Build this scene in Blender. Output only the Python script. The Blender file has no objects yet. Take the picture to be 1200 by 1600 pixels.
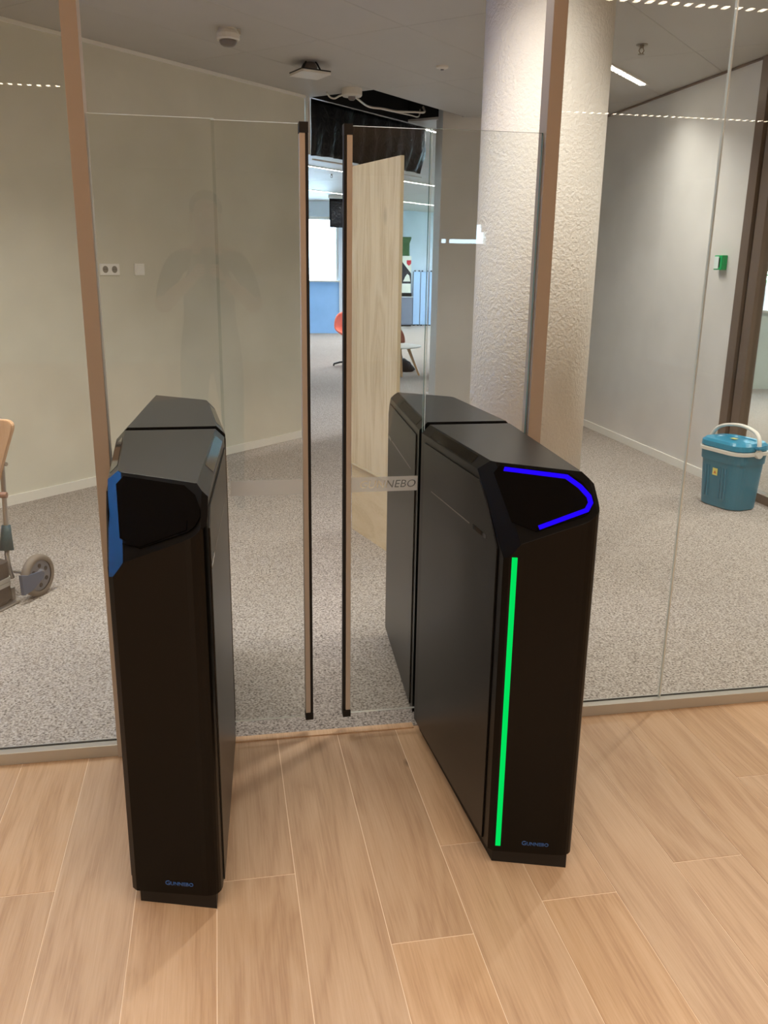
import bpy, bmesh, math, random
from mathutils import Vector, Matrix
random.seed(7)
S = bpy.context.scene
COL = S.collection

# ------------------------------------------------------------------ camera, world, exposure
CAM = Vector((0.0, -2.449, 1.445))
PITCH, ROLL, YAW = math.radians(15.921), math.radians(-0.864), math.radians(10.833)
fwd = Vector((math.sin(YAW) * math.cos(PITCH), math.cos(YAW) * math.cos(PITCH), -math.sin(PITCH)))
rgt0 = Vector((math.cos(YAW), -math.sin(YAW), 0))
dwn0 = fwd.cross(rgt0)
rgt = math.cos(ROLL) * rgt0 + math.sin(ROLL) * dwn0
dwn = -math.sin(ROLL) * rgt0 + math.cos(ROLL) * dwn0
cd = bpy.data.cameras.new('camera')
cd.sensor_fit = 'HORIZONTAL'
cd.sensor_width = 36
cd.lens = 36 * 1350 / 1200
cd.clip_start = 0.02
cam = bpy.data.objects.new('camera', cd)
COL.objects.link(cam)
cam.matrix_world = Matrix(((rgt.x, -dwn.x, -fwd.x, CAM.x), (rgt.y, -dwn.y, -fwd.y, CAM.y), (rgt.z, -dwn.z, -fwd.z, CAM.z), (0, 0, 0, 1)))
S.camera = cam

W = bpy.data.worlds.new('world')
S.world = W
W.use_nodes = True
wb = W.node_tree.nodes['Background']
wb.inputs['Color'].default_value = (0.56, 0.78, 1.0, 1)
wb.inputs['Strength'].default_value = 13.0
S.view_settings.view_transform = 'Standard'
S.view_settings.look = 'None'
S.view_settings.gamma = 1
S.view_settings.use_curve_mapping = False
S.view_settings.exposure = 0.62
FRONT_LED, BACK_LED, FAR_LED = 26.0, 26.0, 26.0      # glow of the visible lamp lenses
LAMP_W = {'front': 3.9, 'back': 10.5, 'far': 8.0}     # watts per metre of lamp
LAMP_C = {'front': (1.0, 0.87, 0.72), 'back': (1.0, 0.95, 0.87), 'far': (1.0, 0.97, 0.94)}
LAMP_SPREAD = {'front': 105, 'back': 128, 'far': 130}

# ------------------------------------------------------------------ materials
def lin(c):
    return tuple(((v / 255) / 12.92 if v / 255 <= 0.04045 else ((v / 255 + 0.055) / 1.055) ** 2.4) for v in c) + (1,)

def mat(name, rgb, rough=0.5, metal=0.0, spec=0.5, emit=None, es=0.0, coat=0.0):
    m = bpy.data.materials.new(name)
    m.use_nodes = True
    b = m.node_tree.nodes['Principled BSDF']
    b.inputs['Base Color'].default_value = lin(rgb)
    b.inputs['Roughness'].default_value = rough
    b.inputs['Metallic'].default_value = metal
    b.inputs['Specular IOR Level'].default_value = spec
    b.inputs['Coat Weight'].default_value = coat
    if emit:
        b.inputs['Emission Color'].default_value = lin(emit)
        b.inputs['Emission Strength'].default_value = es
    return m

class NT:
    def __init__(s, m):
        s.t = m.node_tree
        s.b = s.t.nodes['Principled BSDF']
    def n(s, kind, **kw):
        x = s.t.nodes.new(kind)
        for k, v in kw.items():
            if k in x.inputs.keys():
                x.inputs[k].default_value = v
            else:
                setattr(x, k, v)
        return x
    def l(s, a, ao, b, bi):
        s.t.links.new(a.outputs[ao], b.inputs[bi])
    def ramp(s, stops):
        r = s.t.nodes.new('ShaderNodeValToRGB')
        e = r.color_ramp.elements
        e[0].position, e[0].color = stops[0][0], lin(stops[0][1])
        e[1].position, e[1].color = stops[-1][0], lin(stops[-1][1])
        for p, c in stops[1:-1]:
            k = e.new(p)
            k.color = lin(c)
        return r
    def bump(s, src, out, strength, dist=0.01):
        bp = s.n('ShaderNodeBump')
        bp.inputs['Strength'].default_value = strength
        bp.inputs['Distance'].default_value = dist
        s.l(src, out, bp, 'Height')
        s.l(bp, 'Normal', s.b, 'Normal')

def paint(name, rgb, rough=0.6, scale=30, amount=6, bump=0.05):
    """painted wall: faint mottling and roller texture"""
    m = mat(name, rgb, rough)
    t = NT(m)
    g = t.n('ShaderNodeNewGeometry')
    no = t.n('ShaderNodeTexNoise', Scale=2.2, Detail=4.0)
    t.l(g, 'Position', no, 'Vector')
    r = t.ramp([(0.3, tuple(max(0, v - amount) for v in rgb)), (0.7, tuple(min(255, v + amount) for v in rgb))])
    t.l(no, 'Fac', r, 'Fac')
    t.l(r, 'Color', t.b, 'Base Color')
    n2 = t.n('ShaderNodeTexNoise', Scale=float(scale * 8), Detail=2.0)
    t.l(g, 'Position', n2, 'Vector')
    t.bump(n2, 'Fac', bump, 0.002)
    return m

def wood(name, dark, mid, light, axis, rough=0.45, rnd=True, knots=True, gscale=1.0, kn=(0.03, 0.12)):
    """grain running along one axis, offset per object"""
    m = mat(name, mid, rough)
    t = NT(m)
    tc = t.n('ShaderNodeTexCoord')
    g = t.n('ShaderNodeNewGeometry')
    oi = t.n('ShaderNodeObjectInfo')
    vm = t.n('ShaderNodeVectorMath', operation='SCALE')
    cmb = t.n('ShaderNodeCombineXYZ')
    t.l(oi, 'Random', cmb, 'X'); t.l(oi, 'Random', cmb, 'Y'); t.l(oi, 'Random', cmb, 'Z')
    t.l(cmb, 'Vector', vm, 0)
    vm.inputs['Scale'].default_value = 57.0 if rnd else 0.0
    ad = t.n('ShaderNodeVectorMath', operation='ADD')
    t.l(g, 'Position', ad, 0); t.l(vm, 'Vector', ad, 1)
    mp = t.n('ShaderNodeMapping')
    sc = [9 * gscale] * 3
    sc[axis] = 1.1 * gscale
    mp.inputs['Scale'].default_value = sc
    t.l(ad, 'Vector', mp, 'Vector')
    # broad cathedral figure
    n1 = t.n('ShaderNodeTexNoise', Scale=1.0, Detail=3.0, Distortion=0.6)
    t.l(mp, 'Vector', n1, 'Vector')
    mul = t.n('ShaderNodeMath', operation='MULTIPLY')
    mul.inputs[1].default_value = 9.0
    t.l(n1, 'Fac', mul, 0)
    fr = t.n('ShaderNodeMath', operation='PINGPONG')
    fr.inputs[1].default_value = 1.0
    t.l(mul, 'Value', fr, 0)
    # fine fibre
    mp2 = t.n('ShaderNodeMapping')
    sc = [210 * gscale] * 3
    sc[axis] = 6 * gscale
    mp2.inputs['Scale'].default_value = sc
    t.l(ad, 'Vector', mp2, 'Vector')
    n2 = t.n('ShaderNodeTexNoise', Scale=1.0, Detail=8.0, Roughness=0.68)
    t.l(mp2, 'Vector', n2, 'Vector')
    mx = t.n('ShaderNodeMix', data_type='FLOAT')
    mx.inputs[0].default_value = 0.76
    t.l(fr, 'Value', mx, 2); t.l(n2, 'Fac', mx, 3)
    r = t.ramp([(0.22, dark), (0.5, mid), (0.8, light)])
    t.l(mx, 0, r, 'Fac')
    col, out = r, 'Color'
    if rnd:
        hs = t.n('ShaderNodeHueSaturation')
        mr = t.n('ShaderNodeMapRange')
        mr.inputs[3].default_value = 0.90; mr.inputs[4].default_value = 1.05
        t.l(oi, 'Random', mr, 0); t.l(mr, 0, hs, 'Value')
        mr2 = t.n('ShaderNodeMapRange')
        wn = t.n('ShaderNodeTexWhiteNoise', noise_dimensions='1D')
        t.l(oi, 'Random', wn, 'W')
        mr2.inputs[3].default_value = 0.90; mr2.inputs[4].default_value = 1.0
        t.l(wn, 'Value', mr2, 0); t.l(mr2, 0, hs, 'Saturation')
        t.l(col, out, hs, 'Color')
        col, out = hs, 'Color'
    if knots:
        mk = t.n('ShaderNodeMapping')
        sc = [3.4] * 3
        sc[axis] = 1.7
        mk.inputs['Scale'].default_value = sc
        t.l(ad, 'Vector', mk, 'Vector')
        vo = t.n('ShaderNodeTexVoronoi', Scale=1.0)
        t.l(mk, 'Vector', vo, 'Vector')
        kr = t.n('ShaderNodeMapRange')
        kr.inputs[1].default_value, kr.inputs[2].default_value = kn
        kr.inputs[3].default_value = 0.75; kr.inputs[4].default_value = 0.0
        t.l(vo, 'Distance', kr, 0)
        mc = t.n('ShaderNodeMix', data_type='RGBA')
        mc.inputs[7].default_value = lin(tuple(v * 0.62 for v in dark))
        t.l(kr, 0, mc, 0); t.l(col, out, mc, 6)
        col, out = mc, 2
    t.l(col, out, t.b, 'Base Color')
    t.bump(n2, 'Fac', 0.06, 0.002)
    return m

def glass(name, tint=(0.93, 0.96, 0.94), ior=1.5, gain=1.0):
    """clear sheet glass: see-through with Fresnel mirror reflection"""
    m = bpy.data.materials.new(name)
    m.use_nodes = True
    nt = m.node_tree
    nt.nodes.clear()
    o = nt.nodes.new('ShaderNodeOutputMaterial')
    tr = nt.nodes.new('ShaderNodeBsdfTransparent')
    tr.inputs['Color'].default_value = tint + (1,)
    gl = nt.nodes.new('ShaderNodeBsdfGlossy')
    gl.inputs['Roughness'].default_value = 0.0
    fr = nt.nodes.new('ShaderNodeFresnel')
    ge = nt.nodes.new('ShaderNodeNewGeometry')
    ma = nt.nodes.new('ShaderNodeMath'); ma.operation = 'MULTIPLY_ADD'
    ma.inputs[1].default_value = 1.0 / ior - ior; ma.inputs[2].default_value = ior
    nt.links.new(ge.outputs['Backfacing'], ma.inputs[0])      # same air-to-glass reflectance on both faces
    nt.links.new(ma.outputs[0], fr.inputs['IOR'])
    mx = nt.nodes.new('ShaderNodeMixShader')
    nt.links.new(fr.outputs[0], mx.inputs[0])
    nt.links.new(tr.outputs[0], mx.inputs[1])
    nt.links.new(gl.outputs[0], mx.inputs[2])
    nt.links.new(mx.outputs[0], o.inputs['Surface'])
    return m

def emitter(name, rgb, strength):
    m = bpy.data.materials.new(name)
    m.use_nodes = True
    nt = m.node_tree
    nt.nodes.clear()
    o = nt.nodes.new('ShaderNodeOutputMaterial')
    e = nt.nodes.new('ShaderNodeEmission')
    e.inputs['Color'].default_value = rgb + (1,)
    e.inputs['Strength'].default_value = strength
    nt.links.new(e.outputs[0], o.inputs['Surface'])
    return m

M = {}
M['wall'] = paint('warm white wall paint', (218, 216, 202))
M['wall_grey'] = paint('light grey wall paint', (216, 213, 208))
M['wall_far'] = paint('pale far wall paint', (205, 214, 222))
M['wall_blue'] = paint('sill wall with daylight tint', (150, 194, 240))  # bluish daylight in the shade below the window, put into the wall colour
M['base'] = mat('white baseboard', (238, 236, 228), 0.45)
M['ceil'] = paint('light grey metal ceiling panel', (190, 187, 182), 0.55, amount=2, bump=0.0)
M['plenum'] = mat('black void', (10, 10, 11), 0.9)
M['alu'] = mat('satin beige aluminium', (186, 182, 174), 0.42, 0.4)
M['post'] = mat('bronze anodised aluminium', (176, 164, 152), 0.5, 0.0)
M['stile'] = mat('champagne aluminium', (198, 187, 176), 0.5, 0.0)
M['frame_brown'] = mat('brown aluminium frame', (112, 96, 84), 0.45, 0.2)
M['glass'] = glass('clear sheet glass', (0.95, 0.965, 0.955))
M['glass_door'] = glass('clear door glass', (0.94, 0.955, 0.945), 1.5)
M['edge'] = me_ = bpy.data.materials.new('polished glass edge')
me_.use_nodes = True
nt = me_.node_tree
nt.nodes.clear()
o = nt.nodes.new('ShaderNodeOutputMaterial'); tl = nt.nodes.new('ShaderNodeBsdfTranslucent'); gl = nt.nodes.new('ShaderNodeBsdfGlossy'); df = nt.nodes.new('ShaderNodeBsdfDiffuse')
tl.inputs[0].default_value = (0.9, 0.95, 0.94, 1); gl.inputs[0].default_value = (0.9, 0.95, 0.95, 1); gl.inputs['Roughness'].default_value = 0.15; df.inputs[0].default_value = (0.85, 0.9, 0.9, 1)
m1 = nt.nodes.new('ShaderNodeMixShader'); m2 = nt.nodes.new('ShaderNodeMixShader')
m1.inputs[0].default_value = 0.5; m2.inputs[0].default_value = 0.35
nt.links.new(tl.outputs[0], m1.inputs[1]); nt.links.new(df.outputs[0], m1.inputs[2])
nt.links.new(m1.outputs[0], m2.inputs[1]); nt.links.new(gl.outputs[0], m2.inputs[2])
nt.links.new(m2.outputs[0], o.inputs['Surface'])
M['glass_tint'] = glass('sky dimming blue glass', (0.18, 0.33, 0.50))  # tint added to dim the sky mirrored in the pedestal and its daylight
M['edge_teal'] = mat('teal glass edge', (96, 136, 132), 0.15, 0.0, 0.8)
M['black'] = mat('black powder coat', (8, 6, 5), 0.28, 0.0, 0.2)
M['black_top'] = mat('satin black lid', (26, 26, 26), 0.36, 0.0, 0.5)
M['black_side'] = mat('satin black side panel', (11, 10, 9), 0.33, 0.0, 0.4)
M['gloss'] = mat('gloss black acrylic', (2, 2, 3), 0.06, 0.0, 0.2)
M['rubber'] = mat('black rubber', (14, 11, 12), 0.6)
M['blue_led'] = emitter('blue light guide', (0.018, 0.002, 1.0), 0.66)
M['green_led'] = emitter('green light guide', (0.0, 0.80, 0.115), 0.62)
M['logo_blue'] = mat('blue print', (38, 84, 150), 0.4)
M['led'] = {}
for k, v in (('front', (FRONT_LED, (1.0, 0.80, 0.60))), ('back', (BACK_LED, (1.0, 0.90, 0.76))), ('far', (FAR_LED, (1.0, 0.95, 0.9)))):
    M['led'][k] = emitter('lamp lens ' + k, v[1], v[0])
M['white_plastic'] = mat('white plastic', (218, 214, 205), 0.4)
M['grey_plastic'] = mat('grey plastic', (120, 112, 108), 0.3)
M['dark_plastic'] = mat('dark plastic', (24, 24, 26), 0.35)
M['oak'] = wood('light oak floorboard', (178, 140, 106), (202, 166, 130), (215, 183, 150), 1, 0.42, kn=(0.012, 0.05))
M['joint'] = mat('pale floor joint', (246, 226, 202), 0.6)
M['ply'] = wood('pine plywood', (186, 164, 132), (216, 199, 168), (226, 212, 186), 2, 0.6, False, True, 0.8)
M['ply_edge'] = mat('plywood edge', (212, 198, 168), 0.7)
M['ply_low'] = wood('plywood lower board', (202, 180, 142), (218, 197, 162), (224, 206, 174), 1, 0.6, False, True, 0.8)

m = M['carpet'] = mat('speckled loop carpet', (170, 160, 150), 0.95, 0, 0.1)
t = NT(m)
g = t.n('ShaderNodeNewGeometry')
n1 = t.n('ShaderNodeTexNoise', Scale=125.0, Detail=3.0, Roughness=0.65)
t.l(g, 'Position', n1, 'Vector')
r = t.ramp([(0.33, (86, 80, 77)), (0.45, (150, 142, 135)), (0.56, (176, 168, 161)), (0.68, (198, 190, 184))])
t.l(n1, 'Fac', r, 'Fac')
n3 = t.n('ShaderNodeTexNoise', Scale=1.3, Detail=3.0)
t.l(g, 'Position', n3, 'Vector')
hs = t.n('ShaderNodeHueSaturation')
mr = t.n('ShaderNodeMapRange')
mr.inputs[3].default_value = 0.92; mr.inputs[4].default_value = 1.06
t.l(n3, 'Fac', mr, 0); t.l(mr, 0, hs, 'Value'); t.l(r, 'Color', hs, 'Color'); t.l(hs, 'Color', t.b, 'Base Color')
t.bump(n1, 'Fac', 0.5, 0.006)

m = M['spackle'] = mat('white spackled plaster', (236, 230, 222), 0.8, 0, 0.2)
t = NT(m)
g = t.n('ShaderNodeNewGeometry')
n1 = t.n('ShaderNodeTexNoise', Scale=70.0, Detail=3.0, Roughness=0.6)
t.l(g, 'Position', n1, 'Vector')
t.bump(n1, 'Fac', 0.55, 0.014)

m = M['sheet'] = mat('black plastic sheeting', (15, 17, 21), 0.34, 0, 0.35)
t = NT(m)
g = t.n('ShaderNodeNewGeometry')
n1 = t.n('ShaderNodeTexNoise', Scale=9.0, Detail=4.0, Distortion=2.2)
t.l(g, 'Position', n1, 'Vector')
t.bump(n1, 'Fac', 0.4, 0.04)

m = M['frost'] = bpy.data.materials.new('frosted film')
m.use_nodes = True
nt = m.node_tree
nt.nodes.clear()
o = nt.nodes.new('ShaderNodeOutputMaterial'); tr = nt.nodes.new('ShaderNodeBsdfTransparent'); df = nt.nodes.new('ShaderNodeBsdfDiffuse'); tl = nt.nodes.new('ShaderNodeBsdfTranslucent')
tr.inputs[0].default_value = (0.95, 0.95, 0.95, 1); df.inputs[0].default_value = (0.82, 0.82, 0.80, 1); tl.inputs[0].default_value = (0.8, 0.8, 0.8, 1)
m1 = nt.nodes.new('ShaderNodeMixShader'); m2 = nt.nodes.new('ShaderNodeMixShader')
m1.inputs[0].default_value = 0.4; m2.inputs[0].default_value = 0.72
nt.links.new(df.outputs[0], m1.inputs[1]); nt.links.new(tl.outputs[0], m1.inputs[2])
nt.links.new(tr.outputs[0], m2.inputs[1]); nt.links.new(m1.outputs[0], m2.inputs[2])
nt.links.new(m2.outputs[0], o.inputs['Surface'])

# ------------------------------------------------------------------ mesh helpers
def obj(name, bm, material, parent=None, loc=None, rz=None, smooth=False):
    me = bpy.data.meshes.new(name)
    bmesh.ops.recalc_face_normals(bm, faces=bm.faces[:])
    if smooth:
        for f in bm.faces:
            f.smooth = True
    bm.to_mesh(me)
    bm.free()
    for mm in (material if isinstance(material, (list, tuple)) else [material]):
        me.materials.append(mm)
    return link(name, me, parent, loc, rz)

def link(name, me, parent=None, loc=None, rz=None):
    o = bpy.data.objects.new(name, me)
    COL.objects.link(o)
    o.parent = parent
    if loc is not None:
        o.location = loc
    if rz is not None:
        o.rotation_euler = (0, 0, rz)
    return o

def empty(name, loc=(0, 0, 0), rz=0):
    o = bpy.data.objects.new(name, None)
    COL.objects.link(o)
    o.location = loc
    o.rotation_euler = (0, 0, rz)
    o.empty_display_size = 0.1
    return o

def tag(o, label=None, cat=None, group=None, kind=None):
    for k, v in (('label', label), ('category', cat), ('group', group), ('kind', kind)):
        if v:
            o[k] = v
    return o

def struct(o):
    o['kind'] = 'structure'
    return o

def B(): return bmesh.new()

def box(bm, x0, x1, y0, y1, z0, z1, mi=0):
    v = [bm.verts.new(p) for p in ((x0, y0, z0), (x1, y0, z0), (x1, y1, z0), (x0, y1, z0), (x0, y0, z1), (x1, y0, z1), (x1, y1, z1), (x0, y1, z1))]
    fs = []
    for q in ((0, 3, 2, 1), (4, 5, 6, 7), (0, 1, 5, 4), (1, 2, 6, 5), (2, 3, 7, 6), (3, 0, 4, 7)):
        f = bm.faces.new([v[i] for i in q])
        f.material_index = mi
        fs.append(f)
    return fs

def bxo(name, dims, material, parent=None, bevel=0.0, loc=None, rz=None, seg=2):
    b = B()
    box(b, *dims)
    if bevel:
        bmesh.ops.bevel(b, geom=b.edges[:], offset=bevel, segments=seg, profile=0.6, affect='EDGES', clamp_overlap=True)
    return obj(name, b, material, parent, loc, rz)

def prism(bm, pts, z0, z1):
    a = [bm.verts.new((x, y, z0)) for x, y in pts]
    c = [bm.verts.new((x, y, z1)) for x, y in pts]
    n = len(pts)
    fs = [bm.faces.new(a[::-1]), bm.faces.new(c)]
    for i in range(n):
        fs.append(bm.faces.new((a[i], a[(i + 1) % n], c[(i + 1) % n], c[i])))
    return fs

def rings(bm, rr, cap=True):
    """loft a list of closed rings of points"""
    vs = [[bm.verts.new(p) for p in r] for r in rr]
    n = len(rr[0])
    for a, b in zip(vs, vs[1:]):
        for i in range(n):
            bm.faces.new((a[i], a[(i + 1) % n], b[(i + 1) % n], b[i]))
    if cap:
        bm.faces.new(vs[0][::-1]); bm.faces.new(vs[-1])
    return vs

def tube(bm, path, r, n=8, cap=True):
    path = [Vector(p) for p in path]
    rr = []
    ref = None
    for i, p in enumerate(path):
        d = (path[min(i + 1, len(path) - 1)] - path[max(i - 1, 0)]).normalized()
        if ref is None:
            ref = d.orthogonal().normalized()
        ref = (ref - d * ref.dot(d)).normalized()
        q = d.cross(ref)
        rad = r[i] if isinstance(r, (list, tuple)) else r
        rr.append([p + rad * (math.cos(2 * math.pi * k / n) * ref + math.sin(2 * math.pi * k / n) * q) for k in range(n)])
    return rings(bm, rr, cap)

def lathe(bm, prof, n=24, c=(0, 0, 0), cap=True):
    rr = [[(c[0] + max(r, 1e-4) * math.cos(2 * math.pi * k / n), c[1] + max(r, 1e-4) * math.sin(2 * math.pi * k / n), c[2] + z) for k in range(n)] for r, z in prof]
    return rings(bm, rr, cap)

def rrect(hw, hd, r, n=5, cx=0, cy=0):
    pts = []
    for sx, sy, a0 in ((1, 1, 0), (-1, 1, 90), (-1, -1, 180), (1, -1, 270)):
        for k in range(n + 1):
            a = math.radians(a0 + 90 * k / n)
            pts.append((cx + sx * (hw - r) + r * math.cos(a), cy + sy * (hd - r) + r * math.sin(a)))
    return pts

def plane_frame(p0, xdir, zdir=Vector((0, 0, 1))):
    """matrix whose local x runs along xdir, local y along zdir, local z out"""
    x = Vector(xdir).normalized()
    z = x.cross(Vector(zdir)).normalized()
    y = z.cross(x).normalized()
    return Matrix(((x.x, y.x, z.x, p0[0]), (x.y, y.y, z.y, p0[1]), (x.z, y.z, z.z, p0[2]), (0, 0, 0, 1)))

def text_curve(s, size, shear=0.0, offset=0.0, spacing=1.0, small=None):
    c = bpy.data.curves.new('lettering', 'FONT')
    c.body = s
    c.size = size
    c.shear = shear
    c.offset = offset
    c.space_character = spacing
    c.resolution_u = 3
    if small:
        c.small_caps_scale = small
        for i in range(1, len(s)):
            c.body_format[i].use_small_caps = True
    return c

def text_bm(s, size, thick, frame, width=None, **kw):
    c = text_curve(s, size, **kw)
    o = bpy.data.objects.new('lettering', c)
    COL.objects.link(o)
    dg = bpy.context.evaluated_depsgraph_get()
    me = bpy.data.meshes.new_from_object(o.evaluated_get(dg))
    bpy.data.objects.remove(o)
    b = B()
    b.from_mesh(me)
    xs = [v.co.x for v in b.verts]
    ys = [v.co.y for v in b.verts]
    k = 1.0 if width is None else width / (max(xs) - min(xs))
    for v in b.verts:
        v.co = Vector(((v.co.x - (max(xs) + min(xs)) / 2) * k, (v.co.y - (max(ys) + min(ys)) / 2) * k, 0))
    r = bmesh.ops.extrude_face_region(b, geom=b.faces[:])
    for e in r['geom']:
        if isinstance(e, bmesh.types.BMVert):
            e.co.z += thick
    b.transform(frame)
    bpy.data.meshes.remove(me)
    bpy.data.curves.remove(c)
    return b

# ------------------------------------------------------------------ the setting: floors
CEIL = 2.727
floor = struct(bxo('floor', (-4.2, 7.0, -11.0, 0.012, -0.06, -0.0012), M['joint']))
PW = 0.1895
plank_me = None
known_ends = {-4: -0.605, -1: -0.639, 1: -0.905, 2: -0.595, 3: -0.832, 5: -0.757, 7: -0.435, 0: -1.75, 4: -1.62, 6: -1.68, -2: -1.55, -3: -1.75}
def plank_mesh():
    b = B()
    box(b, -0.5, 0.5, -0.5, 0.5, -0.5, 0.5)
    me = bpy.data.meshes.new('plank')
    bmesh.ops.recalc_face_normals(b, faces=b.faces[:])
    b.to_mesh(me)
    b.free()
    me.materials.append(M['oak'])
    return me
plank_me = plank_mesh()
PL = 2.2
npl = 0
for k in range(-12, 20):
    x0 = 0.137 + PW * k
    e = known_ends.get(k, -random.uniform(0.2, 2.1))
    ys = [0.012]
    while e > -7.5:
        ys.append(e)
        e -= PL
    ys.append(-7.5)
    for ya, yb in zip(ys, ys[1:]):
        if ya - yb < 0.02:
            continue
        o = link('plank', plank_me, floor)
        o.location = (x0 + PW / 2, (ya + yb) / 2, -0.0075)
        o.scale = (PW - 0.0022, ya - yb - 0.0032, 0.015)
        npl += 1
b = B()
box(b, -4.2, 0.137 + PW * -12 - 0.002, -11, 0.012, -0.003, 0.0); box(b, 0.137 + PW * 20 + 0.002, 7, -11, 0.012, -0.003, 0.0); box(b, 0.137 + PW * -12, 0.137 + PW * 20, -11, -7.502, -0.003, 0.0)
o = obj('floorboards', b, M['oak'], floor)
o['kind'] = 'stuff'
b = B()
box(b, -4.6, 9.2, 0.012, 19.8, -0.06, 0.002)
struct(obj('floor_carpet', b, M['carpet']))
tag(struct(bxo('trim_1', (-0.004, 0.577, -0.004, 0.026, 0.0, 0.0045), M['oak'])), 'thin oak threshold strip at the carpet edge between the two pedestals')

# ------------------------------------------------------------------ walls
S2 = math.sqrt(0.5)
def vwall(name, p, q, thick, material, z0=0.0, z1=3.3, base=None):
    """a vertical slab from p to q in plan, growing to the left of p->q"""
    p, q = Vector(p + (0,)), Vector(q + (0,))
    d = (q - p).normalized()
    n = Vector((-d.y, d.x, 0)) * thick
    b = B()
    prism(b, [(p.x, p.y), (q.x, q.y), ((q + n).x, (q + n).y), ((p + n).x, (p + n).y)], z0, z1)
    w = struct(obj(name, b, material))
    if base:
        m_ = -Vector((-d.y, d.x, 0)) * 0.012
        b = B()
        e = 0.0
        prism(b, [((p + m_).x, (p + m_).y), ((q + m_).x, (q + m_).y), (q.x, q.y), (p.x, p.y)], 0.0, 0.062)
        struct(obj(base, b, M['base']))
    return w
# oblique wall of the carpeted room: the line y = x + 4.265
LW = math.hypot(4.985, 4.985)
b = B()
box(b, 0, 1.2, 0, 0.14, 0, 3.3); box(b, 2.7, LW, 0, 0.14, 0, 3.3); box(b, 1.2, 2.7, 0, 0.14, 0, 0.95); box(b, 1.2, 2.7, 0, 0.14, 2.4, 3.3)
struct(obj('wall_left', b, M['wall'], loc=(-4.25, 0.015, 0), rz=math.radians(45)))
b = B(); box(b, 0, LW, -0.014, 0, CEIL - 0.022, CEIL - 0.001)
struct(obj('trim_3', b, M['base'], loc=(-4.25, 0.015, 0), rz=math.radians(45)))
b = B(); box(b, 0, LW, -0.012, 0, 0, 0.062)
struct(obj('baseboard_left', b, M['base'], loc=(-4.25, 0.015, 0), rz=math.radians(45)))
b = B()
for x in (1.2, 2.64):
    box(b, x, x + 0.06, 0.06, 0.11, 0.95, 2.4)
w2 = struct(obj('window_2', b, M['white_plastic'], loc=(-4.25, 0.015, 0), rz=math.radians(45)))
b = B(); box(b, 1.26, 2.64, 0.08, 0.09, 0.95, 2.4)
obj('pane', b, M['glass_tint'], w2)
vwall('wall_far_left', (0.55, 5.06), (0.55, 16.67), 0.12, M['wall_far'])
vwall('wall_right', (3.4, 5.65), (3.4, 2.95), 0.12, M['wall_grey'], base='baseboard_right')
struct(bxo('shadow_gap_strip', (3.386, 3.3995, 2.955, 5.645, CEIL - 0.014, CEIL - 0.002), M['frame_brown']))  # dark strip standing for the shaded gap between wall and ceiling
b = B(); box(b, 2.03, 3.52, 5.65, 5.90, 0, 3.3)
struct(obj('wall_end', b, M['wall_grey']))
# far room: window wall, side walls
b = B()
WX0, WX1, WZ0, WZ1 = 1.2, 2.60, 1.09, 2.42
box(b, 0.43, WX0, 16.67, 16.85, 0, 3.3); box(b, WX1, 3.3, 16.67, 16.85, 0, 3.3)
box(b, WX0, WX1, 16.67, 16.85, WZ1, 3.3)
fw = struct(obj('wall_far', b, M['wall_far']))
b = B(); box(b, WX0, WX1, 16.69, 16.85, 0, WZ0)
struct(obj('wall_under_window', b, M['wall_blue']))
b = B()
box(b, WX0, WX1 + 0.02, 16.60, 16.70, WZ0, WZ0 + 0.03)
w1 = struct(obj('window_1', b, M['white_plastic']))
b = B()
for x in (WX0, 1.86, WX1 - 0.06):
    box(b, x, x + 0.06, 16.74, 16.80, WZ0 + 0.03, WZ1)
box(b, WX0, WX1, 16.74, 16.80, WZ1 - 0.06, WZ1)
obj('window_frame', b, M['white_plastic'], w1)
b = B(); box(b, WX0 + 0.03, WX1 - 0.03, 16.765, 16.775, WZ0 + 0.03, WZ1 - 0.03)
obj('pane', b, M['glass'], w1)
vwall('wall_step', (3.3, 16.67), (3.3, 19.6), 0.12, M['wall_far'])
b = B()
box(b, 3.2, 9.2, 19.5, 19.65, 0, 3.3)
struct(obj('wall_back', b, M['wall_far']))
# office side wall runs at 45 degrees, then a wall with a wide unseen window band added for daylight
vwall('wall_office_side', (9.0, 11.44), (3.46, 5.9), 0.10, M['wall_far'])
b = B()
box(b, 9.0, 9.15, 11.4, 19.6, 0, 0.8); box(b, 9.0, 9.15, 11.4, 19.6, 2.5, 3.3)
box(b, 9.0, 9.15, 11.4, 12.2, 0.8, 2.5); box(b, 9.0, 9.15, 19.0, 19.6, 0.8, 2.5)
struct(obj('wall_office_window', b, M['wall_far']))
b = B()
for y in (12.2, 14.4, 16.7, 18.9):
    box(b, 9.03, 9.10, y, y + 0.08, 0.8, 2.5)
w3 = struct(obj('window_3', b, M['white_plastic']))
b = B(); box(b, 9.06, 9.07, 12.28, 18.9, 0.8, 2.5)
obj('pane', b, M['glass'], w3)
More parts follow.
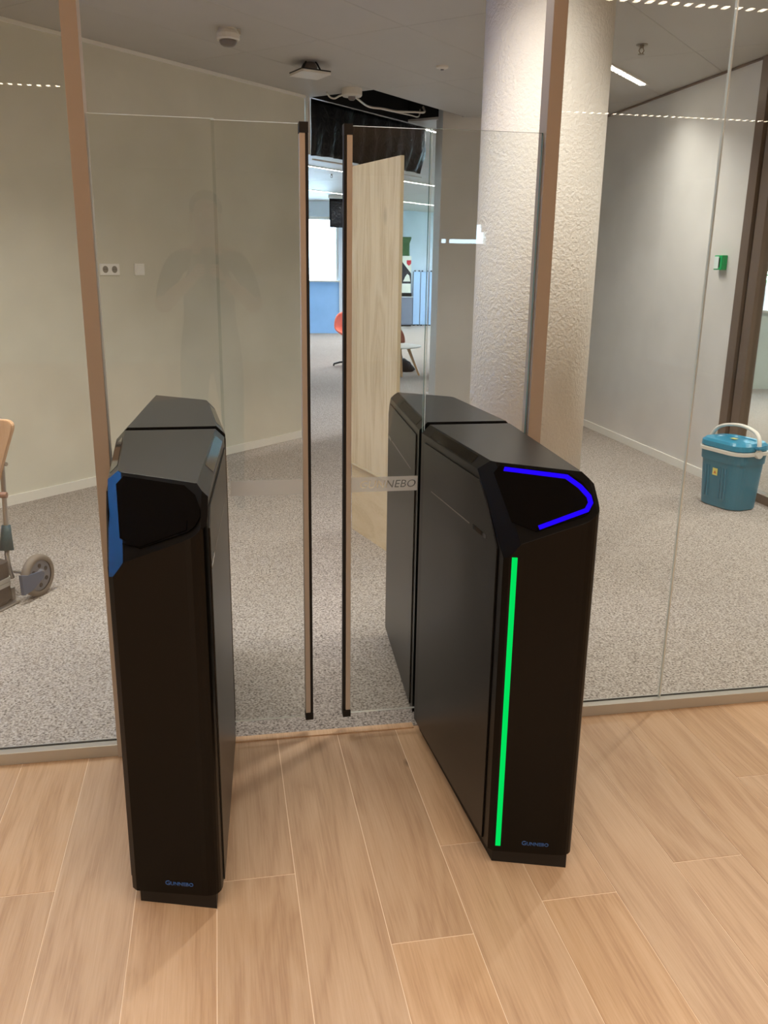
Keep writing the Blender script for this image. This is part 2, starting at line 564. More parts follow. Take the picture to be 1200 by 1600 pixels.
# garden room behind the glazed partition
M['wall_mint'] = paint('pale mint wall paint', (206, 216, 206))
b = B()
GX0, GX1, GZ0, GZ1 = 5.95, 7.6, 0.95, 1.95
box(b, 5.02, GX0, 7.5, 7.62, 0, 3.3); box(b, GX1, 9.2, 7.5, 7.62, 0, 3.3)
box(b, GX0, GX1, 7.5, 7.62, 0, GZ0); box(b, GX0, GX1, 7.5, 7.62, GZ1, 3.3)
struct(obj('wall_garden', b, M['wall_mint']))
b = B()
box(b, GX0, GX1, 7.46, 7.54, GZ0, GZ0 + 0.03)
for x in (GX0, GX1 - 0.05):
    box(b, x, x + 0.05, 7.54, 7.59, GZ0 + 0.03, GZ1)
box(b, GX0, GX1, 7.54, 7.59, 1.47, 1.51)
w4 = struct(obj('window_4', b, M['white_plastic']))
b = B(); box(b, GX0 + 0.05, GX1 - 0.05, 7.56, 7.57, GZ0 + 0.03, GZ1)
obj('pane', b, M['glass'], w4)
struct(bxo('wall_garden_side', (9.0, 9.15, 0.0, 7.62, 0, 3.3), M['wall_mint']))
struct(bxo('wall_garden_front', (7.0, 9.15, -0.1, 0.02, 0, 3.3), M['wall_mint']))
# front hall shell: left wall with tall window, rear wall with ribbon window, right wall
struct(bxo('wall_front_left', (-4.35, -4.2, -11.1, 0.1, 0, 3.3), M['wall']))
RX0, RX1, RZ0, RZ1 = 3.40, 4.10, 1.79, 2.07
b = B()
box(b, -4.35, RX0, -11.15, -11.0, 0, 3.3); box(b, RX1, 7.15, -11.15, -11.0, 0, 3.3)
box(b, RX0, RX1, -11.15, -11.0, 0, RZ0); box(b, RX0, RX1, -11.15, -11.0, RZ1, 3.3)
struct(obj('wall_rear', b, M['wall']))
b = B()
box(b, 3.48, 3.53, -11.06, -11.02, RZ0, 1.85); box(b, RX0, 3.955, -11.06, -11.02, 1.85, RZ1); box(b, 4.03, RX1, -11.06, -11.02, 1.96, RZ1)
struct(obj('window_6', b, M['white_plastic']))
struct(bxo('wall_front_right', (7.0, 7.15, -11.1, 0.0, 0, 3.3), M['wall']))

# ------------------------------------------------------------------ ceilings
b = B()
prism(b, [(-4.6, -11.2), (9.2, -11.2), (9.2, 7.62), (5.15, 7.62), (9.15, 11.5), (9.15, 19.8), (0.3, 19.8), (0.3, 7.0), (-4.6, 2.0)], 3.3, 3.4)
ceiling = struct(obj('ceiling', b, M['plenum']))
struct(bxo('ceiling_front', (-4.35, 7.15, -11.15, -0.012, CEIL - 0.006, CEIL + 0.03), M['ceil']))
struct(bxo('ceiling_garden', (3.46, 9.15, 0.0, 7.6, CEIL + 0.0, CEIL + 0.03), M['ceil']))
def panel_mesh():
    b = B()
    box(b, -0.698, 0.698, -0.2992, 0.2992, 0, 0.02)
    bmesh.ops.bevel(b, geom=[e for e in b.edges if all(v.co.z < 0.001 for v in e.verts)], offset=0.0022, segments=1, affect='EDGES')
    me = bpy.data.meshes.new('ceiling_panel')
    bmesh.ops.recalc_face_normals(b, faces=b.faces[:])
    b.to_mesh(me); b.free()
    me.materials.append(M['ceil'])
    return me
pm = panel_mesh()
T0 = 4.265 * S2
nc = 0
for k in range(-17, 10):
    for j in range(-7, 16):
        t_ = T0 - 0.6 * k - 0.3
        s_ = 4.15 + 1.4 * j + 0.7
        x, y = (s_ - t_) * S2, (s_ + t_) * S2
        if k == 0 and j == 0:
            continue                                  # the open hatch
        if y < -0.6 or y > 19.6 or x > 9.4 or x < -5 or (k < 0 and x < 0.1) or (x > 3.8 and y < x + 2.2):
            continue
        o = link('ceiling_panel', pm, ceiling)
        o.location = (x, y, CEIL)
        o.rotation_euler = (0, 0, math.radians(45))
        nc += 1
print('planks', npl, 'ceiling panels', nc)

# ------------------------------------------------------------------ glass partition with posts and rails
gw = struct(empty('wall_glass'))
def pane(name, x0, x1, y0, y1, z0, z1, parent, gm='glass', edge='edge'):
    b = B()
    fs = box(b, x0, x1, y0, y1, z0, z1)
    for f in fs:
        f.material_index = 0 if abs(f.normal.y) > 0.5 else 1
    bmesh.ops.recalc_face_normals(b, faces=b.faces[:])
    for f in b.faces:
        f.normal_update()
        f.material_index = 0 if abs(f.normal.y) > 0.5 else 1
    return obj(name, b, [M[gm], M[edge]], parent)
for x0, x1 in ((-4.2, -1.9), (-1.896, -0.346), (0.937, 1.4345), (1.4395, 2.95), (2.955, 4.45), (4.455, 6.98)):
    pane('pane', x0, x1, -0.005, 0.005, 0.036, 2.715, gw)
for x in (1.437, 2.9525, 4.4525, -1.898):
    o = bxo('joint_seal', (x - 0.002, x + 0.002, -0.0045, 0.0045, 0.036, 2.715), M['edge'], gw)
for x0, x1 in ((-4.2, -0.346), (0.937, 6.98)):
    bxo('bottom_rail', (x0, x1, -0.022, 0.022, 0.0, 0.038), M['alu'], gw, 0.0015)
    bxo('rail_gasket', (x0, x1, 0.0055, 0.011, 0.038, 0.0415), M['rubber'], gw)
    bxo('top_rail', (x0, x1, -0.022, 0.022, 2.69, 2.721), M['alu'], gw, 0.0015)
for x0, x1 in ((-0.346, -0.306), (0.897, 0.937)):
    bxo('post', (x0, x1, -0.03, 0.03, 0.0, 2.721), M['post'], gw, 0.0015)

# glazed partition continuing the right-hand wall
rp = struct(empty('wall_glazed_right'))
for y0, y1 in ((2.86, 2.95), (2.74, 2.835)):
    bxo('post', (3.385 if y0 > 2.8 else 3.40, 3.47, y0, y1, 0.0, CEIL), M['frame_brown'], rp, 0.002)
bxo('post', (3.415, 3.46, 2.835, 2.86, 0.0, CEIL), M['dark_plastic'], rp)
bxo('bottom_rail', (3.40, 3.47, 0.03, 2.74, 0.002, 0.06), M['frame_brown'], rp, 0.002)
bxo('top_rail', (3.40, 3.47, 0.03, 2.74, CEIL - 0.06, CEIL - 0.001), M['frame_brown'], rp, 0.002)
b = B(); box(b, 3.43, 3.44, 0.03, 2.74, 0.06, CEIL - 0.06)
obj('pane', b, M['glass'], rp)

# round spackled column
b = B()
lathe(b, [(0.262, 0.002), (0.262, CEIL)], 64, (1.385, 1.33, 0))
col = tag(obj('column', b, M['spackle']), kind='structure')
for p in col.data.polygons:
    if len(p.vertices) == 4:
        p.use_smooth = True

# ------------------------------------------------------------------ linear lamps
def led_strip(p0, p1, kind, label, group=None, split=False, z=CEIL, step=0.068):
    p0, p1 = Vector(p0), Vector(p1)
    d = (p1 - p0)
    L = d.length
    a = math.atan2(d.y, d.x)
    root = empty('linear_ceiling_lamp', (p0.x, p0.y, z), a)
    tag(root, label, 'lamp', group)
    b = B()
    box(b, -0.02, L + 0.02, -0.032, 0.032, -0.012, -0.0004)
    obj('lamp_body', b, M['white_plastic'], root)
    n = int(L / step)
    lens = None
    bb = B()
    for i in range(n):
        x = (i + 0.5) * step
        if split:
            if lens is None:
                b = B()
                box(b, -0.019, 0.019, -0.018, 0.018, -0.0035, 0.0035)
                o = obj('lamp_lens', b, M['led'][kind], root)
                lens = o.data
            else:
                o = link('lamp_lens', lens, root)
            o.location = (x, 0, -0.0122)
        else:
            v = [bb.verts.new((x + sx * 0.0145, sy * 0.018, -0.0128)) for sx, sy in ((-1, -1), (-1, 1), (1, 1), (1, -1))]
            bb.faces.new(v)
    if split:
        bb.free()
    else:
        o = obj('lamp_lens_row', bb, M['led'][kind], root)
        o['kind'] = 'stuff'
    ld = bpy.data.lights.new('lamp_light', 'AREA')
    ld.shape = 'RECTANGLE'
    ld.size, ld.size_y = L, 0.04
    ld.energy = LAMP_W[kind] * L
    ld.color = LAMP_C[kind]
    ld.spread = math.radians(LAMP_SPREAD[kind])
    lo = bpy.data.objects.new('lamp_light', ld)
    COL.objects.link(lo)
    lo.parent = root
    lo.location = (L / 2, 0, -0.02)
    return root
for y, lb in ((-2.0, 'long dotted ceiling lamp nearest the glass wall in the front hall'), (-5.03, 'long dotted ceiling lamp mirrored in the glass across the grey wall')):
    led_strip((-3.4, y), (6.4, y), 'front', lb, 'long lamps of the front hall', z=CEIL - 0.006)
for y, lb in ((-7.4, 'added dotted lamp along the front hall side wall, brightening the rear wall'), (-9.4, 'added dotted lamp in the rear corner of the front hall, brightening the rear wall')):  # unseen lamps added to brighten the rear wall mirrored in the glass
    o = led_strip((-4.05, y), (-2.75, y), 'front', lb, 'long lamps of the front hall', z=CEIL - 0.006)
    for c in o.children:
        if c.type == 'LIGHT':
            c.data.energy *= 9.0
            c.data.spread = math.radians(165)
o = led_strip((-0.85, -6.1), (2.5, -6.1), 'front', 'added dotted lamp behind the photographer, lighting the rear of the front hall', 'long lamps of the front hall', z=CEIL - 0.006)  # unseen lamp added to light the rear hall for the glass reflections
for c in o.children:
    if c.type == 'LIGHT':
        c.data.energy *= 3.0
        c.data.spread = math.radians(170)
led_strip((1.95, 2.78), (3.06, 3.89), 'back', 'short bright dotted ceiling lamp beside the white column', 'oblique lamps of the carpeted room', True)
led_strip((-1.7, 0.1), (0.15, 1.95), 'back', 'oblique dotted ceiling lamp over the carpet behind the gate', 'oblique lamps of the carpeted room')
led_strip((0.6, 0.15), (1.2, 0.75), 'back', 'short dotted ceiling lamp in front of the white column', 'oblique lamps of the carpeted room')
led_strip((2.2, 0.55), (3.15, 1.5), 'back', 'oblique dotted ceiling lamp above the blue cool box', 'oblique lamps of the carpeted room')
for p0, p1, lb in (((4.6, 1.6), (5.9, 2.9), 'added dotted lamp brightening the room behind the glazed partition'), ((5.2, 4.6), (6.6, 6.0), 'added dotted lamp near the garden window, brightening its room')):  # unseen lamps added to brighten the garden room
    o = led_strip(p0, p1, 'back', lb)
    [c for c in o.children if c.type == 'LIGHT'][0].data.energy *= 2.2
led_strip((0.95, 5.29), (2.9, 7.24), 'far', 'dotted ceiling lamp of the far office right behind the black plastic sheet', 'oblique lamps of the far office')
led_strip((1.0, 9.72), (6.2, 14.92), 'far', 'long dotted ceiling lamp of the far office nearer the plywood board', 'oblique lamps of the far office')
led_strip((1.2, 13.4), (6.6, 18.8), 'far', 'long dotted ceiling lamp of the far office nearest the windows', 'oblique lamps of the far office')

# ------------------------------------------------------------------ the gate pedestals
PLANE_P = Vector((-0.115, -0.5, 1.0))
PLANE_N = Vector((-0.0225, -0.0302, 0.0334)).normalized()
PLANE_X = Vector((0.195, -0.145, 0)).normalized()
ML, F1, F2, MR = Vector((-0.147, -0.022)), Vector((-0.104, -0.69)), Vector((0.10, -0.748)), Vector((0.144, -0.022))

def arc_corner(a, c, b_, r, n):
    """round plan corner c between a and b_ by radius-like distance r"""
    u, v = (a - c).normalized(), (b_ - c).normalized()
    p, q = c + u * r, c + v * r
    out = []
    for i in range(n + 1):
        t = i / n
        out.append(p * (1 - t) ** 2 + c * 2 * t * (1 - t) + q * t * t)
    return out

def chop(b, co, no):
    bmesh.ops.bisect_plane(b, geom=b.verts[:] + b.edges[:] + b.faces[:], dist=1e-6, plane_co=co, plane_no=no, clear_outer=True)
    be = [e for e in b.edges if e.is_boundary]
    if be:
        bmesh.ops.contextual_create(b, geom=be)
    bmesh.ops.recalc_face_normals(b, faces=b.faces[:])

CH = 0.024
def housing_bm():
    pts = [ML] + arc_corner(ML, F1, F2, 0.010, 1) + arc_corner(F1, F2, MR, 0.046, 7) + [MR]
    b = B()
    prism(b, [(p.x, p.y) for p in pts], 0.045, 1.0)
    chop(b, PLANE_P, PLANE_N)
    dl = (F1 - ML).normalized(); nl = Vector((dl.y, -dl.x, 0))
    dr = (F2 - MR).normalized(); nr = Vector((-dr.y, dr.x, 0))
    up = Vector((0, 0, 1))
    chop(b, Vector((ML.x, ML.y, 1.0 - CH)), (nl + up).normalized())
    chop(b, Vector((MR.x, MR.y, 1.0 - CH)), (nr + up).normalized())
    # broad chamfers where the sloping reader face meets the two sides
    for n_, w, w2, P in ((nl, 0.036, 0.024, ML), (nr, 0.014, 0.014, MR)):
        e = PLANE_N.cross(n_).normalized()
        # a point on the edge line
        q = Vector((P.x, P.y, 0)) + Vector((dl.x, dl.y, 0) if P is ML else (dr.x, dr.y, 0)) * 0.6
        q.z = PLANE_P.z - (PLANE_N.x * (q.x - PLANE_P.x) + PLANE_N.y * (q.y - PLANE_P.y)) / PLANE_N.z
        u = PLANE_N.cross(e).normalized()
        if u.dot(n_) > 0:
            u = -u
        v = n_.cross(e).normalized()
        if v.dot(PLANE_N) > 0:
            v = -v
        p1, p2 = q + u * w, q + v * w2
        no = (p2 - p1).cross(e).normalized()
        if no.dot(n_) < 0:
            no = -no
        chop(b, p1, no)
    ang = [e for e in b.edges if e.is_manifold and 0.25 < e.calc_face_angle(0) < 1.3 and max(v.co.z for v in e.verts) > 0.8 and max(v.co.y for v in e.verts) < -0.03]
    bmesh.ops.bevel(b, geom=ang, offset=0.0022, segments=2, profile=0.5, affect='EDGES', clamp_overlap=True)
    return b

def on_plane(pts, lift):
    return [Vector(p) + PLANE_N * lift for p in pts]

def plate(bm, pts, nrm, th):
    a = [bm.verts.new(Vector(p)) for p in pts]
    c = [bm.verts.new(Vector(p) + nrm * th) for p in pts]
    n = len(pts)
    bm.faces.new(a[::-1]); bm.faces.new(c)
    for i in range(n):
        bm.faces.new((a[i], a[(i + 1) % n], c[(i + 1) % n], c[i]))

def flatten(pts):
    return [Vector(p) - PLANE_N * (Vector(p) - PLANE_P).dot(PLANE_N) for p in pts]

BLACKP = flatten([(-0.094, -0.545, 0.979), (-0.078, -0.539, 0.995), (0.056, -0.638, 0.994), (0.078, -0.668, 0.98), (0.088, -0.700, 0.958), (0.0885, -0.714, 0.944), (0.078, -0.724, 0.928), (0.062, -0.726, 0.917), (-0.038, -0.697, 0.877), (-0.08, -0.652, 0.887)])
BLUEP = flatten([(-0.070, -0.550, 0.988), (0.050, -0.639, 0.986), (0.070, -0.672, 0.971), (0.081, -0.699, 0.955), (0.081, -0.711, 0.943), (0.070, -0.718, 0.928), (-0.029, -0.692, 0.883)])

def ribbon(bm, path, half, lift, th):
    path = [p + PLANE_N * lift for p in path]
    L, R_ = [], []
    for i, p in enumerate(path):
        d0 = (path[i] - path[i - 1]).normalized() if i else None
        d1 = (path[i + 1] - path[i]).normalized() if i < len(path) - 1 else None
        d = ((d0 or d1) + (d1 or d0)).normalized()
        s = PLANE_N.cross(d).normalized()
        k = 1.0 / max(0.6, d.dot(d1 or d0))
        L.append(p + s * half * k); R_.append(p - s * half * k)
    plate(bm, L + R_[::-1], PLANE_N, th)

def side_frame(p, q, out):
    """frame on a vertical side: x along p->q, y up, z out of the pedestal"""
    d = Vector((q.x - p.x, q.y - p.y, 0)).normalized()
    return d

def side_plate(bm, p, q, s0, s1, zfun0, zfun1, off, th, sgn):
    """thin plate on the side p->q between distances s0..s1; sgn = outward side"""
    d = (q - p).normalized()
    n = Vector((d.y, -d.x)) * sgn
    P0, P1 = p + d * s0, p + d * s1
    def V(P, o, z): return Vector((P.x + n.x * o, P.y + n.y * o, z))
    a = [V(P0, off, zfun0[0]), V(P1, off, zfun1[0])] + ([V(P0 + (P1 - P0) * t, off, z) for t, z in zfun1[1:]]) + [V(P0, off, zfun0[1])]
    plate(bm, a, Vector((n.x, n.y, 0)), th)

def end_frame(cx, cz, lift):
    d = Vector((F2.x - F1.x, F2.y - F1.y, 0)).normalized()
    n = Vector((d.y, -d.x, 0))
    t = (cx - F1.x) / (F2.x - F1.x)
    p = Vector((F1.x + (F2.x - F1.x) * t, F1.y + (F2.y - F1.y) * t, cz)) + n * lift
    return plane_frame(p, d), d, n

def end_plate(bm, x0, x1, z0, z1, lift, th):
    fr, d, n = end_frame((x0 + x1) / 2, (z0 + z1) / 2, lift)
    w = (x1 - x0) / d.x / 2
    h = (z1 - z0) / 2
    c = fr.translation
    plate(bm, [c - d * w - Vector((0, 0, h)), c + d * w - Vector((0, 0, h)), c + d * w + Vector((0, 0, h)), c - d * w + Vector((0, 0, h))], n, th)

hb = housing_bm()
house_me = bpy.data.meshes.new('housing')
bmesh.ops.recalc_face_normals(hb, faces=hb.faces[:])
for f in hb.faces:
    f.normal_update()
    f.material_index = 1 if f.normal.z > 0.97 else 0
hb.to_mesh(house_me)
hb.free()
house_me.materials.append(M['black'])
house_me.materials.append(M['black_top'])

def make_pedestal(loc, label, lit):
    root = tag(empty('gate_pedestal', loc), label, 'gate pedestal', 'pedestals of the speed gate')
    for end in (0, 1):
        h = link('housing', house_me, root, rz=math.pi * end)
        on = lit and end == 0
        b = B(); plate(b, on_plane(BLACKP, 0.0005), PLANE_N, 0.0018)
        obj('reader_panel', b, M['gloss'], h)
        if on:
            b = B(); ribbon(b, BLUEP, 0.0056, 0.0023, 0.0008)
            tag(obj('reader_light', b, M['blue_led'], h), 'glowing blue light line around the reader')
            b = B(); end_plate(b, -0.0895, -0.0775, 0.062, 0.818, 0.0004, 0.0016)
            tag(obj('light_strip', b, M['green_led'], h), 'glowing green vertical light strip')
        else:
            # unlit reader: shows its lower tray edge
            lo = flatten([(-0.075, -0.668, 0.88), (0.062, -0.705, 0.935), (0.060, -0.722, 0.9205), (-0.036, -0.694, 0.8785)])
            b = B(); plate(b, on_plane(lo, 0.0024), PLANE_N, 0.0012)
            obj('reader_tray', b, M['gloss'], h)
        # recessed end panel seam, side panels, sensor lines
        b = B(); side_plate(b, ML, F1, 0.042, 0.625, (0.052, 0.955), (0.052, (1.0, 0.824), (0.86, 0.915), (0.77, 0.9549)), 0.0004, 0.0032, 1)
        obj('side_panel', b, M['black_side'], h)
        b = B(); side_plate(b, MR, F2, 0.042, 0.675, (0.052, 0.955), (0.052, (1.0, 0.915), (0.95, 0.9549)), 0.0004, 0.0032, -1)
        obj('side_panel', b, M['black_side'], h)
        for p, q, sg, e in ((ML, F1, 1, 0.44), (MR, F2, -1, 0.56)):
            b = B(); side_plate(b, p, q, 0.12, e, (0.829, 0.832), (0.829, (1.0, 0.832)), 0.0036, 0.0006, sg)
            obj('sensor_line', b, M['grey_plastic'], h)
            b = B(); side_plate(b, p, q, e + 0.025, e + 0.115, (0.825, 0.836), (0.825, (1.0, 0.836)), 0.0036, 0.0005, sg)
            obj('sensor_slot', b, M['gloss'], h)
            # dark sensor window on the chamfer above the side panel
            d = (q - p).normalized()
            n = Vector((d.y, -d.x)) * sg
            nn = Vector((n.x, n.y, 1)).normalized()
            def CP(s, k):
                P = p + d * s
                return Vector((P.x, P.y, 0)) + Vector((n.x * (k - 1), n.y * (k - 1), 0)) * CH + Vector((0, 0, 1.0 - CH * k))
            s1 = 0.42 if sg > 0 else 0.44
            b = B(); plate(b, [CP(0.075, 0.9), CP(s1, 0.9), CP(s1, 0.15), CP(0.075, 0.15)], nn, 0.0008)
            obj('sensor_window', b, M['gloss'], h)
        fr, d, n = end_frame(0.004, 0.074, 0.0006)
        obj('logo_lettering', text_bm('Gunnebo', 0.02, 0.0006, fr, width=0.066, small=0.78, offset=0.0005), M['logo_blue'], h)
    pl = []
    k = 0.88
    ring = [ML, F1, F2, MR, -ML, -F1, -F2, -MR]
    b = B(); prism(b, [(p.x * 0.86, p.y * 0.975) for p in ring], 0.0, 0.045)
    obj('plinth', b, M['rubber'], root)
    # core between the two housings, below the glass
    b = B()
    box(b, -0.135, 0.135, -0.0215, 0.0215, 0.045, 0.06)
    obj('core', b, M['rubber'], root)
    return root

PR = make_pedestal((0.720, 0, 0), 'black gate pedestal with glowing green strip and blue lit reader', True)
PLd = make_pedestal((-0.1385, 0, 0), 'black gate pedestal with unlit reader beside the bronze post and the case', False)
pane('fixed_pane', 0.578 - 0.720, 0.8935 - 0.720, -0.014, -0.004, 0.062, 1.80, PR, 'glass_door', 'edge_teal')
pane('fixed_pane', -0.3045 + 0.1385, 0.008 + 0.1385, -0.014, -0.004, 0.062, 1.80, PLd, 'glass_door')

# ------------------------------------------------------------------ sliding glass leaves
def strip_bm(x0, x1, z0, z1, word=None, wx=0.0, ww=0.0):
    """frosted film; letters are left clear"""
    c = bpy.data.curves.new('film', 'CURVE')
    c.dimensions = '2D'
    c.fill_mode = 'BOTH'
    c.resolution_u = 4
    tmp = None
    if word:
        f = text_curve(word, 0.03, shear=0.22, offset=0.0007, spacing=1.02)
        to = bpy.data.objects.new('film_text', f)
        COL.objects.link(to)
        for o_ in bpy.context.selected_objects:
            o_.select_set(False)
        bpy.context.view_layer.objects.active = to
        to.select_set(True)
        bpy.ops.object.convert(target='CURVE')
        c = to.data
        c.dimensions = '2D'
        c.fill_mode = 'BOTH'
        c.offset = 0.0
        xs = [p.co.x for s in c.splines for p in s.bezier_points]
        ys = [p.co.y for s in c.splines for p in s.bezier_points]
        kx = ww / (max(xs) - min(xs)); ky = 0.023 / (max(ys) - min(ys))
        c.transform(Matrix.Translation((wx - min(xs) * kx, (z0 + z1) / 2 - (min(ys) + max(ys)) / 2 * ky, 0)) @ Matrix.Diagonal((kx, ky, 1, 1)))
        tmp = to
    else:
        tmp = bpy.data.objects.new('film_text', c)
        COL.objects.link(tmp)
    s = c.splines.new('POLY')
    s.points.add(3)
    for p, xy in zip(s.points, ((x0, z0), (x1, z0), (x1, z1), (x0, z1))):
        p.co = (xy[0], xy[1], 0, 1)
    s.use_cyclic_u = True
    dg = bpy.context.evaluated_depsgraph_get()
    me = bpy.data.meshes.new_from_object(tmp.evaluated_get(dg))
    b = B()
    b.from_mesh(me)
    b.transform(Matrix(((1, 0, 0, 0), (0, 0, -1, 0), (0, 1, 0, 0), (0, 0, 0, 1))))
    bpy.data.objects.remove(tmp)
    bpy.data.meshes.remove(me)
    return b

def leaf(x_in, x_tip, label, sgn, word):
    """sgn +1: tip points to +x"""
    root = tag(empty('sliding_glass_leaf', (0, 0, 0)), label, 'glass gate', 'sliding leaves of the speed gate')
    tan0 = x_tip - sgn * 0.0235
    pane('pane', min(x_in, tan0 + sgn * 0.006), max(x_in, tan0 + sgn * 0.006), 0.004, 0.014, 0.068, 1.80, root, 'glass_door')
    X = lambda a, c: (min(tan0 + sgn * a, tan0 + sgn * c), max(tan0 + sgn * a, tan0 + sgn * c))
    bxo('edge_profile', X(0.0, 0.0150) + (-0.006, 0.024, 0.086, 1.776), M['stile'], root, 0.0015)
    bxo('rubber_edge', X(0.0152, 0.0235) + (-0.004, 0.022, 0.086, 1.776), M['rubber'], root, 0.002)
    for z0, z1 in ((0.062, 0.086), (1.776, 1.803)):
        bxo('end_cap', X(-0.001, 0.0235) + (-0.008, 0.026, z0, z1), M['rubber'], root, 0.001)
    xa, xb = sorted((tan0 - sgn * 0.002, x_in - sgn * (-0.018 if sgn > 0 else -0.018)))
    b = strip_bm(xa, xb, 0.797, 0.842, word, 0.396, 0.168)
    b.transform(Matrix.Translation((0, 0.0035, 0)))
    obj('frosted_strip', b, M['frost'], root)
    return root
leaf(0.000, 0.2505, 'clear sliding glass leaf with plain frosted strip, next to the unlit pedestal', 1, None)
leaf(0.588, 0.3445, 'clear sliding glass leaf with lettered frosted strip, in front of the plywood', -1, 'GUNNEBO')

# ------------------------------------------------------------------ plywood board standing behind the gate
pa, pb = Vector((0.838, 1.660)), Vector((0.688, 2.205))
pd = (pb - pa).normalized()
pn = Vector((pd.y, -pd.x))                      # away from the camera side
ply = tag(empty('plywood_partition', (pa.x, pa.y, 0), math.atan2(pd.y, pd.x)), 'tall pale plywood partition board standing on the carpet behind the glass gate', 'board')
PLN = (pb - pa).length
bxo('upper_board', (0, PLN, -0.018, 0.0, 0.40, 1.925), [M['ply']], ply, 0.0008)
bxo('lower_board', (0.002, PLN, -0.036, -0.0185, 0.002, 0.46), [M['ply_low']], ply, 0.0008)
bxo('edge_lip', (0, PLN, -0.0182, 0.0012, 0.388, 0.3995), [M['ply_edge']], ply)
bxo('edge_lip', (-0.002, -0.0002, -0.018, -0.0005, 0.40, 1.925), [M['ply_edge']], ply)
bxo('floor_foot', (0.02, PLN - 0.02, -0.30, -0.0365, 0.002, 0.03), [M['ply_edge']], ply)

# ------------------------------------------------------------------ hatch: hanging sheet, profile, cables
def curtain(name, p, q, zt, zb, amp, seed, material, ragged=None, nx=46, nz=14, fold=9.0):
    p, q = Vector(p), Vector(q)
    d = (q - p).normalized()
    n = Vector((-d.y, d.x))
    rnd = random.Random(seed)
    ph = [rnd.uniform(0, 6.28) for _ in range(4)]
    b = B()
    vs = []
    for j in range(nz + 1):
        row = []
        for i in range(nx + 1):
            t, u = i / nx, j / nz
            bot = zb(t) if callable(zb) else zb
            z = zt + (bot - zt) * u
            w = amp * (0.25 + 0.75 * u) * (math.sin(fold * 6.28 * t + ph[0] + 1.3 * u) * 0.6 + math.sin(fold * 2.3 * 6.28 * t + ph[1] - 2 * u) * 0.3 + math.sin(4 * u + 9 * t + ph[2]) * 0.5)
            s = t + (ragged(u) * t if ragged else 0)
            P = p + (q - p) * s + n * w
            row.append(b.verts.new((P.x, P.y, z)))
        vs.append(row)
    for j in range(nz):
        for i in range(nx):
            b.faces.new((vs[j][i], vs[j][i + 1], vs[j + 1][i + 1], vs[j + 1][i]))
    o = obj(name, b, material, smooth=True)
    md = o.modifiers.new('thick', 'SOLIDIFY')
    md.thickness = 0.0012
    return o
tag(curtain('plastic_sheet', (0.795, 5.052), (2.02, 6.277), 2.715, lambda t: 2.292 + 0.012 * math.sin(9 * t), 0.02, 3, M['sheet'],
            ragged=lambda u: (0.02 - 0.14 * max(0, u - 0.55)) if u > 0.5 else 0.02 * u * 2), 'black plastic sheet hanging from the open ceiling hatch', 'sheet')
b = B()
box(b, -0.014, 0.014, -0.012, 0.012, -0.43, 0.0)
hp = tag(obj('hatch_profile', b, M['white_plastic'], loc=(0.762, 5.02, 2.727)), 'white hanging edge profile at the end of the oblique wall', 'profile')
hp.rotation_euler = (0.03, -0.05, math.radians(45))
b = B(); box(b, 0.0, 1.66, -0.012, 0.0, -0.022, -0.01)
bt = tag(obj('batten', b, M['white_plastic'], loc=(0.80, 5.075, 2.283), rz=math.radians(45)), 'thin pale batten along the lower hem of the black plastic sheet', 'batten')
b = B(); box(b, 4.15, 5.55, (4.265 - 0.849) * S2 - 0.004, (4.265 - 0.849) * S2, CEIL, 3.29); box(b, 4.15, 5.55, 4.265 * S2 - 0.008, 4.265 * S2 - 0.004, CEIL - 0.002, 3.29)  # black lining added so lit panel edges stay dark inside the hatch
box(b, 4.146, 4.15, (4.265 - 0.849) * S2, 4.265 * S2, CEIL + 0.02, 3.29); box(b, 5.55, 5.554, (4.265 - 0.849) * S2, 4.265 * S2, CEIL + 0.02, 3.29)
struct(obj('hatch_dark_lining', b, M['plenum'], rz=math.radians(45)))
bpy.data.objects['hatch_dark_lining'].rotation_euler = (0, 0, math.radians(45))
def smooth_path(pts, n=5):
    pts = [Vector(p) for p in pts]
    out = []
    for i in range(len(pts) - 1):
        p0, p1, p2, p3 = pts[max(i - 1, 0)], pts[i], pts[i + 1], pts[min(i + 2, len(pts) - 1)]
        for k in range(n):
            t = k / n
            out.append(0.5 * ((2 * p1) + (p2 - p0) * t + (2 * p0 - 5 * p1 + 4 * p2 - p3) * t * t + (3 * p1 - p0 - 3 * p2 + p3) * t ** 3))
    out.append(pts[-1])
    return out
for lb, pts, rr in (('white cable looping below the smoke detector at the hatch', [(0.889, 4.80, 2.72), (0.92, 4.86, 2.70), (0.96, 4.88, 2.695), (0.99, 4.78, 2.70), (1.03, 4.69, 2.695)], 0.007),
                    ('long white cable running across the open ceiling hatch', [(1.075, 4.76, 2.70), (1.122, 4.846, 2.705), (1.275, 5.181, 2.70), (1.43, 5.293, 2.705), (1.551, 5.355, 2.70), (1.715, 5.37, 2.705), (1.80, 5.40, 2.712), (1.80, 5.45, 2.76)], 0.009),
                    ('thin white cable sagging at the far end of the hatch', [(1.275, 5.22, 2.71), (1.45, 5.34, 2.705), (1.69, 5.50, 2.70), (1.80, 5.63, 2.71), (1.83, 5.7, 2.78)], 0.006)):
    b = B(); tube(b, smooth_path(pts), rr, 8)
    tag(obj('cable', b, M['white_plastic'], smooth=True), lb, 'cable', 'cables at the ceiling hatch')

